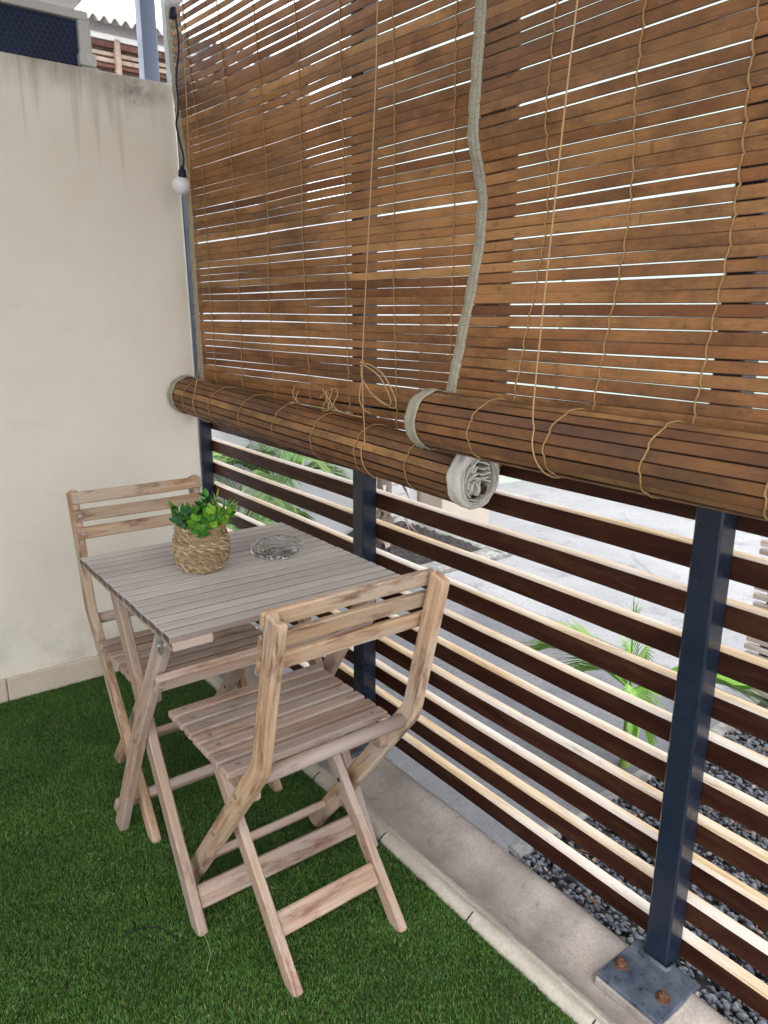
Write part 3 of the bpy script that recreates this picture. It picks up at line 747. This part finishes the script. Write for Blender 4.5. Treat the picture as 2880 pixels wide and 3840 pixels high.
# ------------------------------------------------------------------ chairs
def make_chair(label):
    th = thing('folding_chair', label, 'chair', (0, 0, 0), 0., 'wooden folding chairs at the table')
    W, T = .36, .021
    P = lambda u, s, z: V(u, s, z)
    for sg in (-1, 1):
        u = sg*(W/2-T/2); b = MB()
        foot = V(0, .2162, -.0085); top = V(0, -.241, .795); bend = V(0, -.166, .487)
        dl = (foot-bend).normalized(); du = (top-bend).normalized()
        path = [foot, bend+dl*.05, bend+dl*.022, bend+(dl+du)*.0035, bend+du*.022, bend+du*.05, top-du*.024, top-du*.017, top-du*.011, top-du*.006, top]
        path = [q+V(u, 0, 0) for q in path]
        b.board(path, (0, 1, .2), .041, T, .0035, None, 0, 0., None, .0045)
        nf = V(0, .9701, .2425); r_ = .021
        for i_, q in enumerate(b.v):
            q = Vector(q); a_ = (q-top).dot(du); n_ = (q-top).dot(nf)
            da, dn = a_+r_, -(n_+.0205-r_)
            if a_ > -r_-.001 and dn > 0 and da > 0 and math.hypot(da, dn) > r_:
                f_ = r_/math.hypot(da, dn); b.v[i_] = tuple(q+du*(da*f_-da)-nf*(dn*f_-dn))
        lg = b.build('back_leg', M['leg_wood'], th)
        for (s_, z_) in ((-.078, .386), (.035, .235)):
            b = MB(); b.disc((u+sg*T/2, s_, z_), (sg, 0, 0), .0058, .0013); b.build('bolt', M['zinc'], lg)
    for sg in (-1, 1):
        u = sg*(W/2-T-.0105); b = MB()
        # tapered side rail under the seat
        rings = []; gs = []; off = V(U(0, 9), U(0, 9), 0)
        for (s_, zl, zh) in ((.247, .385, .409), (.244, .380, .414), (.21, .371, .4145), (.14, .366, .4145), (.0, .366, .4145), (-.07, .369, .4145), (-.098, .374, .410), (-.102, .379, .405)):
            h = .0095; c = .002
            pts = [(-h, zl+c), (-h+c, zl), (h-c, zl), (h, zl+c), (h, zh-c), (h-c, zh), (-h+c, zh), (-h, zh-c)]
            rings.append([V(u+a, s_, z_) for a, z_ in pts]); gs.append([off+V(s_, a, z_) for a, z_ in pts])
        b.ring_sweep(rings, gs, .5); rl = b.build('side_rail', M['chair'], th)
        for (s_, z_) in ((.205, .392), (.125, .388)):
            b = MB(); b.disc((u+sg*.0095, s_, z_), (sg, 0, 0), .0058, .0012); b.build('bolt', M['zinc'], rl)
    for sg in (-1, 1):
        u = sg*(W/2-2*T-.0025); u = sg*(W/2-T-.0015-.0095) if False else sg*(W/2-2*T-.0105)
        b = MB(); b.board([V(u, -.193, -.0085), V(u, -.03, .18), V(u, .118, .350)], (0, 1, .3), .038, .019, .003, None)
        lg = b.build('leg', M['chair'], th)
        b = MB(); b.disc((u-sg*.0095, .024, .2425), (-sg, 0, 0), .0055, .001); b.build('bolt', M['dark'], lg)
    seat = MB(); scr = []; n = 7; d = (.225+.07)/n
    for i in range(n):
        s_ = .225-d*(i+.5); seat.board([V(-.188, s_, .4225), V(0, s_, .4222), V(.188, s_, .4225)], (0, 1, 0), d-.0105, .0155, .0022)
        for u in (-.157, .157): scr.append((u, s_+.001, .4302))
    so = seat.build('seat', M['chair'], th)
    for q in scr: b = MB(); b.disc(q, (0, 0, 1), .0050, .0009); b.build('screw', M['zinc'], so)
    for i in range(3):
        zc = 0.780-.0455*i; s_ = -.217+(.795-zc)*.245+.0075; dv = V(0, -.2425, .970)
        b = MB(); b.board([V(-.179, s_, zc), V(0, s_+.003, zc), V(.179, s_, zc)], dv, .0325, .0125, .0025, None)
        rl = b.build('back_rail', M['leg_wood'], th)
        for u in (-.167, .167): b = MB(); b.disc(V(u, s_+.0065, zc+.001), (0, .97, .2425), .0052, .001); b.build('screw', M['zinc'], rl)
    iu = W/2-T
    b = MB(); b.tube([V(-iu+.0005, -.148, .458), V(0, -.148, .458), V(iu-.0005, -.148, .458)], .0145, 14); b.build('dowel', M['chair'], th)
    b = MB(); b.board([V(-iu, .148, .090), V(iu, .148, .090)], (0, .6, -.8), .024, .018, .004); b.build('stretcher', M['chair'], th)
    iu2 = W/2-2*T-.0105-.0095
    b = MB(); b.board([V(-iu2, -.112, .088), V(iu2, -.112, .088)], (0, .66, .75), .046, .017, .003); b.build('stretcher', M['chair'], th)
    return th
ch = make_chair('wooden folding chair in front of the table, its back towards the camera')
ch.location = (-.519, -1.35, 0); ch.rotation_euler = (0, 0, R(.5))
c2_ = copy_tree(ch); c2_['label'] = 'wooden folding chair behind the table, facing the camera by the cream wall'
c2_.location = (-.537, -.752, 0); c2_.rotation_euler = (0, 0, R(180.3))

# ------------------------------------------------------------------ table
t = thing('folding_table', 'square slatted folding table with grey weathered top and crossed legs', 'table', (-.5105, -1.085, 0), R(.1))
hx, hy = .2663, .2762
b = MB(); n = 16; d = 2*hy/n
for i in range(n):
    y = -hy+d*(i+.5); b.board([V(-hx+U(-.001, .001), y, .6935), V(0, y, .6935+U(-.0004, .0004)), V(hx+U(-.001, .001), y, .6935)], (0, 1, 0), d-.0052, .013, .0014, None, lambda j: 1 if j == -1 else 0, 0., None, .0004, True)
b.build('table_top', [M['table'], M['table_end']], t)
for sx in (-1, 1):
    b = MB(); b.board([V(sx*(hx-.024), -hy+.003, .6795), V(sx*(hx-.024), hy-.003, .6795)], (1, 0, 0), .036, .0145, .002); b.build('batten', M['chair'], t)
    b = MB(); b.board([V(sx*(hx-.006), -hy+.016, .6775), V(sx*(hx-.085), -hy+.016, .6775)], (0, 1, 0), .028, .018, .003); b.build('cleat', M['chair'], t)
    # outer leg A: top at the near end, foot at the far side
    b = MB(); xa = sx*(hx-.0235)
    b.board([V(xa, -.190, .668), V(xa, .0, .385), V(xa, .228, -.0085)], (0, 1, .4), .042, .021, .003); la = b.build('leg', M['chair'], t)
    for (y_, z_, r_) in ((.018, .345, .0055), (.165, .095, .003)): b = MB(); b.disc((xa+sx*.0105, y_, z_), (sx, 0, 0), r_, .0012); b.build('bolt', M['zinc'], la)
    b = MB(); xb = sx*(hx-.0455)
    b.board([V(xb, .178, .668), V(xb, .0, .33), V(xb, -.213, -.0085)], (0, 1, -.4), .042, .021, .003); b.build('leg', M['chair'], t)
    b = MB(); hz = V(sx*(hx-.0105), -.193, .660)
    b.board([hz+V(0, 0, .022), hz+V(0, 0, -.016), hz+V(0, 0, -.026)], (0, 1, 0), .026, .002, .0008, None, 0, 0., None, .006); b.disc(hz+V(sx*.001, 0, -.008), (sx, 0, 0), .0085, .004); b.build('hinge_plate', M['zinc'], t)
b = MB(); b.board([V(-hx+.008, -.155, .556), V(hx-.008, -.155, .556)], (0, -.55, .83), .046, .017, .003); cb = b.build('cross_bar', M['chair'], t)
for u in (-1, 1):
    for q in (-.012, .010): b = MB(); b.disc(V(u*(hx-.021), -.155-.0071-q*.55, .556-.0047+q*.83), (0, -.83, -.55), .0042, .001); b.build('screw', M['zinc'], cb)
b = MB(); b.board([V(-hx+.006, .202, .075), V(hx-.006, .202, .075)], (0, -.55, .83), .046, .017, .003); b.build('cross_bar', M['chair'], t)
b = MB(); b.board([V(-hx+.056, -.178, .052), V(hx-.056, -.178, .052)], (0, .45, .89), .048, .017, .003); b.build('cross_bar', M['chair'], t)

# ------------------------------------------------------------------ plant in a basket
TZ = .7003
t = thing('potted_plant', 'leafy green plant in a round woven seagrass basket on the table', 'plant', (-.575, -1.045, TZ)); t.scale = (.92, .92, .92); O = t.location
def rad_at(z):  # basket profile
    pts = [(0, .045), (.010, .052), (.030, .0615), (.050, .0645), (.068, .0640), (.085, .0605), (.098, .056), (.104, .0545)]
    for (a, ra), (c, rc) in zip(pts, pts[1:]):
        if a <= z <= c: return ra+(rc-ra)*(z-a)/(c-a)
    return pts[-1][1]
b = MB(); rows = 19
for i in range(rows):
    z0 = .0045+i*.0054; r0 = rad_at(z0); nw = 15; phs = U(0, 6.28); rr_ = U(.0021, .0026)
    for sd in (0, 1):
        for seg in range(5):
            path = []; rr = []; a0 = 2*math.pi*seg/5+U(-.1, .1); m_ = 26
            for m in range(m_+1):
                a = a0+(2*math.pi/5+.12)*m/m_; q = a*nw+phs+sd*math.pi
                path.append(V(math.cos(a)*(r0+.0027*math.sin(q)), math.sin(a)*(r0+.0027*math.sin(q)), z0+.0017*math.cos(q)+.0006*math.sin(a*3+i)))
                rr.append(rr_*U(.85, 1.15)*(.4 if m in (0, m_) else 1))
            b.tube(path, rr, 6, U(0, 1))
    if i % 2 == 0:
        for q in range(26):
            a = U(0, 6.28); l = U(.06, .2); path = [V(math.cos(a+l*t/3)*(r0+.0036), math.sin(a+l*t/3)*(r0+.0036), z0+U(-.001, .001)) for t in range(4)]; b.tube(path, .0008, 4, U(.4, 1))
for zz, r0, n_ in ((.004, .043, 34), (.106, .0545, 38), (.108, .052, 36)):
    for q in range(n_):
        ph = 2*math.pi*q/n_; path = []
        for m in range(5):
            u = m/4; a = ph+(u-.5)*.36; path.append(V(math.cos(a)*(r0+.003*math.sin(u*math.pi*2)), math.sin(a)*(r0+.003*math.sin(u*math.pi*2)), zz+.004*math.cos(u*math.pi)+U(-.0008, .0008)))
        b.tube(path, .0026, 6, U(0, 1))
b.lathe([(.0, .004), (.040, .004), (.047, .012), (.0575, .030), (.0605, .050), (.060, .068), (.057, .085), (.052, .100)], (0, 0, 0), 32, None, .1)
b.build('basket', M['straw'], t)
b = MB(); b.lathe([(.0, .088), (.053, .088)], (0, 0, 0), 24); b.build('soil', M['mulch'], t)
for a in (-1.86, 2.45):
    b = MB(); c = V(math.cos(a)*.0565, math.sin(a)*.0565, .1)
    for q in range(9): b.tube(cr([c+V(U(-.006, .006), U(-.006, .006), U(-.007, .008)), c+V(math.cos(a)*.006+U(-.004, .004), math.sin(a)*.006+U(-.004, .004), U(-.004, .008)), c+V(U(-.006, .006), U(-.006, .006), U(-.007, .006))], 3), .0020, 5)
    b.build('rope_knot', M['jute'], t)
st = MB(); lf = MB()
def leaf(b, base, d, up, L, W, rnd):
    d = d.normalized(); s_ = d.cross(up).normalized(); n_ = s_.cross(d); vs = []; gs = []; fs = []
    N = 6; curl = U(-.25, .35)
    for i in range(N+1):
        u = i/N; w_ = W*math.sin(math.pi*min(1, u*.93+.06))**.8*(1-.35*u)*.62 if 0 < i < N else 0.0006
        c = base+d*(L*u)-n_*(L*curl*u*u)
        for j, k2 in ((-1, .16), (-.5, .035), (0, 0), (.5, .035), (1, .16)): vs.append(c+s_*(w_*j)+n_*(w_*k2)); gs.append((u*L*3, j*W*3, rnd*9))
    for i in range(N):
        for j in range(4): a = i*5+j; fs.append([a, a+1, a+6, a+5])
    b.add(vs, fs, gs, rnd, 0, True)
for i in range(40):
    ph = U(0, 2*math.pi); el = U(.55, 1.45); r0 = U(0, .032)
    base = V(math.cos(ph)*r0, math.sin(ph)*r0, .088); d = V(math.cos(ph)*math.cos(el), math.sin(ph)*math.cos(el), math.sin(el)); L = U(.048, .084)*(1.0 if el > .8 else .75)
    tip = base+d*L; mid = base+d*L*.55+V(0, 0, .006); pth = cr([base, mid, tip], 4); st.tube(pth, .0011, 5, .3)
    bright = min(1, max(0, random.gauss(.62, .28)))
    for q in range(7):
        u = .42+.58*q/6; p = base.lerp(tip, u); a = q*2.4+ph; outw = V(math.cos(ph), math.sin(ph), .75).normalized(); side = V(math.cos(a), math.sin(a), U(.0, .6)); side = side-outw*side.dot(outw)*.65; dd = (side+d*.25).normalized()
        leaf(lf, p, dd, (outw+V(U(-.35, .35), U(-.35, .35), U(-.2, .4))).normalized(), U(.020, .028), U(.0135, .018), min(1, max(0, bright+U(-.18, .18))))
    leaf(lf, tip, d+V(0, 0, .2), V(math.cos(ph), math.sin(ph), .6), U(.022, .030), U(.014, .018), min(1, bright+.2))
st.build('stems', M['stem'], t); lf.build('foliage', M['leaf'], t)

# ------------------------------------------------------------------ glass ashtray
t = tag(None or bpy.data.objects.new('glass_ashtray', None), 'round cut glass ashtray standing beside the woven basket', 'ashtray'); col.objects.link(t); t.location = (-.390, -1.052, TZ+.0004)
b = MB(); NA = 96
def facet(k_, amp): return lambda i, a: amp*abs(math.sin(a*k_/2))
prof = [(.0, .0, 0), (.050, .0, 0), (.054, .002, .6), (.060, .006, 1.2), (.0625, .011, -1.2), (.0605, .016, 1.2), (.062, .021, -1.), (.0605, .025, .5), (.0590, .0275, 0), (.0565, .0288, 0), (.0535, .0275, 0), (.051, .021, -.3), (.048, .011, -.4), (.044, .0075, 0), (.020, .007, 0), (.0, .007, 0)]
rings = []
for (r_, z_, m_) in prof:
    rg = []
    for j in range(NA):
        a = 2*math.pi*j/NA; rr = r_
        if m_: rr += .0016*m_*(abs(((j % 6)/3.)-1)-.5)
        dz = 0
        if .026 < z_ < .030 and (j % 32) in (0, 1, 31): dz = -.004
        rg.append(V(rr*math.cos(a), rr*math.sin(a), z_+dz))
    rings.append(rg)
b.ring_sweep(rings[1:-1], rings[1:-1], 0., 0, False, True)
b.build('bowl', M['glass'], t)
b = MB()
for j in range(24):
    a = 2*math.pi*j/24; b.tube([V(.018*math.cos(a), .018*math.sin(a), .0075), V(.040*math.cos(a+.25), .040*math.sin(a+.25), .0078)], .0007, 5)
    b.tube([V(.018*math.cos(a), .018*math.sin(a), .0075), V(.040*math.cos(a-.25), .040*math.sin(a-.25), .0078)], .0007, 5)
b.build('cut_pattern', M['glass'], t)

# ------------------------------------------------------------------ bits on the turf
b = MB(); b.tube(cr([(-.868, -1.222, .006), (-.845, -1.226, .010), (-.82, -1.235, .011), (-.795, -1.255, .008), (-.785, -1.29, .009), (-.775, -1.285, .006)], 5), .0011, 5)
tag(b.build('black_thread', M['thread']), 'loose black thread lying on the turf left of the table foot', 'thread')
b = MB(); b.tube(cr([(-.742, -1.29, .008), (-.735, -1.325, .011), (-.742, -1.37, .010), (-.765, -1.405, .008)], 5), .0007, 5)
tag(b.build('green_thread', M['gthread']), 'pale green frayed thread lying on the turf before the table foot', 'thread')

# ------------------------------------------------------------------ beyond the wall: screen, soffit, post, shed
t = thing('metal_post', 'pale slate blue square post standing on top of the cream wall', 'post', (-.19, .075, 1.967))
b = MB(); b.board([(-.192, .078, 1.965), (-.192, .078, 2.75)], (1, 0, 0), .05, .05, .003); b.build('shaft', M['post_pale'], t, t.location)
t = thing('security_screen', 'blue honeycomb mesh screen in white aluminium frame above the wall', 'screen', (-1.2, .06, 1.97)); O = t.location
b = MB(); b.box((-1.3, .060, 2.121), (1.83, .022, .024), .002); b.box((-.400, .060, 2.037), (.030, .022, .143), .002); b.box((-.382, .066, 2.04), (.010, .018, .150), .002); b.build('frame', M['alu'], t, O)
b = MB(); b.box((-.397, .052, 2.000), (.050, .030, .036), .003); b.box((-.39, .055, 1.975), (.05, .022, .012), .001); br = b.build('bracket', M['alu'], t, O)
b = MB(); b.board([(-.395, .0366, 2.000), (-.395, .0355, 2.000)], (0, 0, 1), .018, .012, .004, None, 0, 0., None, .0002); b.build('hole', M['soffit'], br, O)
b = MB(); b.box((-1.3, .085, 2.04), (1.78, .006, .15), .001); b.build('panel', M['bluepanel'], t, O)
b = MB(); s_ = .0098
for i in range(0, 66):
    for j in range(0, 11):
        cx = -.425-i*s_*1.732; cz = 1.970+j*s_*1.5; cx += s_*.866 if j % 2 else 0
        if cz > 2.105 or cx > -.418: continue
        pts = [V(cx+s_*math.cos(R(30+60*q)), .066, cz+s_*math.sin(R(30+60*q))) for q in range(6)]
        for q in range(3): b.tube([pts[q], pts[q+1]], .0009, 4, .5, 0, False, False, False)
b.build('mesh', M['wire'], t, O)
b = MB(); b.box((-1.55, .03, 2.21), (2.35, .36, .055), .003); tag(b.build('soffit', M['soffit']), 'white soffit board overhanging the blue mesh screen', 'soffit')
t = thing('shed', 'old shed with corrugated roof and rusty beams behind the cream wall', 'shed', (.4, 1.9, 0)); O = t.location
def corr(x0, x1, y0, y1, z0, z1, am=.014, wl=.052):
    b = MB(); n = int((x1-x0)/wl*8); vs = []; fs = []
    for i in range(n+1):
        x = x0+(x1-x0)*i/n; c = am*math.cos(2*math.pi*x/wl)
        vs += [(x, y0, z0+c), (x, y1, z1+c), (x, y0, z0+c-.004), (x, y1, z1+c-.004)]
    for i in range(n): a = 4*i; fs += [[a, a+4, a+5, a+1], [a+2, a+3, a+7, a+6], [a, a+2, a+6, a+4]]
    b.add(vs, fs, None, 0., 0, True); return b
corr(-.35, 1.35, 1.52, 2.9, 2.622, 3.0).build('roof', M['tin'], t, O)
b = MB(); b.box((.5, 1.60, 2.566), (1.7, .03, .026), .002); b.build('fascia', M['soffit'], t, O)
for (zc, h, m, y) in ((2.534, .026, 'rustbeam', 1.60), (2.494, .018, 'oldboard', 1.606), (2.464, .02, 'oldboard', 1.60), (2.441, .018, 'rustbeam', 1.606), (2.40, .02, 'oldboard', 1.6)):
    b = MB(); b.box((.5, y, zc), (1.7, .02, h), .002); b.build('beam', M[m], t, O)
for x in (.23, .62, 1.05):
    b = MB(); b.box((x, 1.592, 1.3), (.028, .03, 2.52), .002); b.build('upright', M['oldboard'], t, O)
b = MB(); b.box((.5, 1.66, 1.25), (1.7, .04, 2.62), .002); b.build('boarding', M['oldboard'], t, O)

# ------------------------------------------------------------------ beyond the fence
t = thing('boundary_wall', 'low white rendered wall beyond the fence with a beige pier', 'wall', (.8, 1.15, 0)); O = t.location
b = MB(); b.box((.80, 1.16, .85), (2.0, .16, 1.88), .004); b.build('wall_body', M['white'], t, O)
b = MB(); b.box((2.03, 1.06, .85), (.42, .40, 1.94), .004); b.build('pier', M['beige'], t, O)
t = thing('neighbour_house', 'pale green rendered house across the concrete drive', 'house', (4.5, 2.5, 0)); O = t.location
b = MB(); b.box((6.9, 3.25, 2.4), (6.2, 3.2, 5.0), .01); b.build('walls', M['palegreen'], t, O)
b = MB(); b.box((3.0, 1.72, .85), (1.5, .14, 1.88), .004); b.build('side_wall', M['palegreen'], t, O)
b = MB(); b.box((6.95, 3.2, 4.96), (6.5, 3.6, .12), .01); b.build('roof', M['tin'], t, O)
t = thing('white_house', 'long white rendered house along the far side of the drive', 'house', (9, -4, 0)); O = t.location
b = MB(); b.box((9.2, -5.2, 2.2), (3.4, 9.5, 4.6), .01); b.build('walls', M['white'], t, O)
b = MB(); b.box((9.2, -5.2, 4.56), (4.0, 10.0, .12), .01); b.build('roof', M['tin'], t, O)
for y in (-2.2, -4.6, -7.4):
    b = MB(); b.box((7.49, y, 1.7), (.05, 1.1, 1.2), .004); wd = b.build('window', M['alu'], t, O)
    b = MB(); b.box((7.462, y, 1.7), (.01, .96, 1.06), .001); b.build('pane', M['bluepanel'], wd, O)
# slatted screen across the gravel
t = thing('slatted_screen', 'pale weathered slat screen standing beyond the gravel', 'screen', (1.4, -2.6, -.07)); O = t.location
for i in range(25):
    z = .02+i*.033
    b = MB(); b.board([(1.385, -1.335+U(-.006, .006), z+U(-.002, .002)), (1.385, -2.5, z), (1.385, -3.9, z)], (0, 0, 1), .0205, .018, .0015); b.build('slat', M['palefence'], t, O)
for y in (-1.40, -2.6, -3.8):
    b = MB(); b.box((1.418, y, .37), (.044, .044, .9), .002); b.build('post', M['post'], t, O)
b = MB(); b.box((1.37, -2.6, -.055), (.05, 2.6, .03), .003); b.build('rail', M['palefence'], t, O)
# planting bed
b = MB(); vs = []; fs = []; nx, ny = 40, 22
for i in range(nx+1):
    for j in range(ny+1):
        x = .1+(1.72-.1)*i/nx; y = .40+(1.075-.40)*j/ny; e = min(i, nx-i, j, ny-j)
        vs.append((x+U(-.01, .01), y+U(-.01, .01), -.075+(.03+U(0, .03) if e > 0 else 0)))
for i in range(nx):
    for j in range(ny): a = i*(ny+1)+j; fs.append([a, a+ny+1, a+ny+2, a+1])
b.add(vs, fs); tag(b.build('mulch_bed', M['mulch']), 'dark mulch bed at the foot of the white wall', 'bed', kind='stuff')
b = MB(); b.box((.90, .33, -.072), (1.75, .13, .034), .008); b.box((1.80, .70, -.072), (.10, .87, .034), .008); tag(b.build('bed_edging', M['lichen']), 'stained concrete edging around the dark mulch bed', 'edging')

def frond(b, bs, tip, sag, n, ll, rnd0, w=.010, lift=.25, fold=.5, spread=.8, droop=1.):
    bs, tip = Vector(bs), Vector(tip); mid = (bs+tip)/2+V(0, 0, sag); P = cr([bs, mid, tip], n//2+1)
    b.tube(P, [.0045*(1-.75*i/len(P)) for i in range(len(P))], 5, .3)
    m = len(P)
    for i in range(2, m):
        d = (P[min(i+1, m-1)]-P[i-1]).normalized(); s_ = d.cross(V(0, 0, 1)).normalized(); u = i/m
        L = ll*(.55+.9*math.sin(math.pi*min(1, u*.85+.12)))*U(.9, 1.1)
        for sg in (-1, 1):
            dd = (d*(.75+.7*u)+s_*sg*spread+V(0, 0, lift*U(.5, 1.2)-.2*u)).normalized(); nrm = (V(0, 0, 1)*fold+s_*-sg*.5).normalized(); wv = dd.cross(nrm).normalized()*w
            q0, q1, q2 = P[i], P[i]+dd*L*.5+V(0, 0, .01), P[i]+dd*L+V(0, 0, -L*U(.1, .35)*droop)
            r_ = min(.9, max(0, rnd0+U(-.3, .3)))
            b.add([q0-wv*.4, q0+wv*.4, q1+wv, q1-wv, q2+wv*.15, q2-wv*.15], [[0, 1, 2, 3], [3, 2, 4, 5]], [(0, 0, 0)]*6, [r_, r_, r_, r_, r_+.1, r_+.1])
t = thing('young_palm', 'young bright green palm growing at the edge of the path', 'palm', (.57, -1.40, -.07)); O = t.location
b = MB(); b.tube(cr([(.575, -1.405, -.09), (.565, -1.412, .05), (.545, -1.420, .215)], 5), [.017, .016, .015, .014, .013, .0125, .012, .0115, .011, .0105, .010][:11], 10, .5); b.build('trunk', M['stem'], t, O)
for (tip, sag, n_, ll, w_) in (((.50, -1.20, .268), .03, 46, .15, .0056), ((.60, -1.69, .320), .03, 46, .15, .0056), ((.56, -1.26, .20), .03, 40, .13, .005), ((.505, -1.43, .50), .0, 10, .012, .003), ((.60, -1.37, .40), .0, 14, .07, .004), ((.70, -1.33, .22), .05, 26, .10, .0042), ((.44, -1.53, .19), .04, 24, .09, .0042)):
    b = MB(); frond(b, (.546, -1.420, .205), tip, sag, n_, ll, .45, w_, .10, .5, .42, .5); b.build('frond', M['frond'], t, O)
def palm(name, label, x, y, h, fr, mat, seed, ln=.55):
    random.seed(seed); t = thing(name, label, 'palm', (x, y, -.06)); O = t.location
    b = MB(); b.tube(cr([(x, y, -.09), (x+.01, y, h*.5), (x, y+.01, h)], 5), [.03-.0012*i for i in range(11)], 9, .5); b.build('trunk', M['stem'], t, O)
    for i in range(fr):
        a = 2*math.pi*i/fr+U(-.3, .3); l = ln*U(.75, 1.1); e = U(-.25, .75)
        b = MB(); frond(b, (x, y, h-.02), (x+math.cos(a)*l, y+math.sin(a)*l*.7, h+e*l), .14*l+.05, 34, .17, .5, .0048, .1); b.build('frond', mat, t, O)
palm('garden_palm', 'feathery green palm before the white wall beside the corner post', .62, .78, .42, 11, M['frond_far'], 5)
palm('garden_palm', 'low green palm with arching fronds near the fence corner', .28, .62, .18, 8, M['frond_far'], 9, .5)
random.seed(21)
t = thing('dead_palm', 'dead palm stump with pale dry husks in the mulch bed', 'palm stump', (1.30, .76, -.05)); O = t.location
b = MB(); b.tube(cr([(1.30, .76, -.08), (1.29, .76, .3), (1.31, .77, .85)], 6), [.05-.0012*i for i in range(13)], 10, .2); b.build('trunk', M['drypalm'], t, O)
b = MB()
for i in range(90):
    z = U(-.04, .85); a = U(0, 6.3); r_ = .045; p = V(1.30+math.cos(a)*r_, .76+math.sin(a)*r_, z); dd = V(math.cos(a), math.sin(a), U(-.2, 1.2)).normalized(); L = U(.08, .2); wv = V(-math.sin(a), math.cos(a), 0)*U(.008, .02)
    q = U(0, 1); e = p+dd*L+V(0, 0, -L*U(.3, 1.)); mm = p+dd*L*.6
    b.add([p-wv, p+wv, mm+wv*.8, mm-wv*.8, e], [[0, 1, 2, 3], [3, 2, 4]], None, q)
b.build('husks', M['drypalm'], t, O)

# ------------------------------------------------------------------ camera, light, world
Rm = Matrix(((0.8004117, -0.59941452, 0.00658365), (-0.14811382, -0.20839814, -0.96676394), (0.58086436, 0.77283404, -0.25558588)))
r0, r1, r2 = Rm
rot = Matrix((r0, -r1, -r2)).transposed()
cam = bpy.data.cameras.new('camera'); co = bpy.data.objects.new('camera', cam); col.objects.link(co)
co.matrix_world = Matrix.Translation((-1.20104807, -2.55199798, 1.25061361)) @ rot.to_4x4()
cam.sensor_fit = 'VERTICAL'; cam.sensor_height = 36.; cam.sensor_width = 27.; cam.lens = 26.192
cam.clip_start = .02; cam.clip_end = 200.
cam.dof.use_dof = True; cam.dof.focus_distance = 1.75; cam.dof.aperture_fstop = 9.
scene.camera = co

SUN_EL, SUN_AZ = R(60), Vector((-.45, -.89, 0)).normalized()
sd = Vector((SUN_AZ.x*math.cos(SUN_EL), SUN_AZ.y*math.cos(SUN_EL), math.sin(SUN_EL)))
sl = bpy.data.lights.new('sun', 'SUN'); sl.energy = .7; sl.angle = R(22); sl.color = (1., .95, .88)
so = bpy.data.objects.new('sun', sl); col.objects.link(so); so.rotation_euler = (-sd).to_track_quat('-Z', 'Y').to_euler()
wd = bpy.data.worlds.new('World'); scene.world = wd; wd.use_nodes = True
nt = wd.node_tree; nt.nodes.clear()
sky = nt.nodes.new('ShaderNodeTexSky'); sky.sky_type = 'NISHITA'; sky.sun_disc = False
sky.sun_elevation = SUN_EL; sky.sun_rotation = math.atan2(SUN_AZ.x, SUN_AZ.y)
sky.air_density = 1.0; sky.dust_density = 5.; sky.ozone_density = .6
bg = nt.nodes.new('ShaderNodeBackground'); bg.inputs[1].default_value = .15
ow = nt.nodes.new('ShaderNodeOutputWorld'); # thin bright cloud cover over the blue
tc = nt.nodes.new('ShaderNodeTexCoord'); nz = nt.nodes.new('ShaderNodeTexNoise'); nz.inputs['Scale'].default_value = 2.2; nz.inputs['Detail'].default_value = 6.
nt.links.new(tc.outputs['Generated'], nz.inputs['Vector'])
cr_ = nt.nodes.new('ShaderNodeValToRGB'); cr_.color_ramp.elements[0].position = .30; cr_.color_ramp.elements[0].color = (.72, .72, .72, 1); cr_.color_ramp.elements[1].position = .62; cr_.color_ramp.elements[1].color = (.95, .95, .95, 1)
nt.links.new(nz.outputs[0], cr_.inputs[0])
mx = nt.nodes.new('ShaderNodeMix'); mx.data_type = 'RGBA'; nt.links.new(cr_.outputs[0], mx.inputs[0])
nt.links.new(sky.outputs[0], mx.inputs[6]); mx.inputs[7].default_value = (8.2, 8.3, 8.5, 1)
nt.links.new(mx.outputs[2], bg.inputs[0]); nt.links.new(bg.outputs[0], ow.inputs[0])
scene.view_settings.view_transform = 'Standard'; scene.view_settings.look = 'None'
scene.view_settings.exposure = 1.5; scene.view_settings.gamma = 1.
scene.render.engine = 'CYCLES'
scene.cycles.max_bounces = 10; scene.cycles.diffuse_bounces = 6; scene.cycles.transmission_bounces = 10
scene.cycles.sample_clamp_indirect = 4.
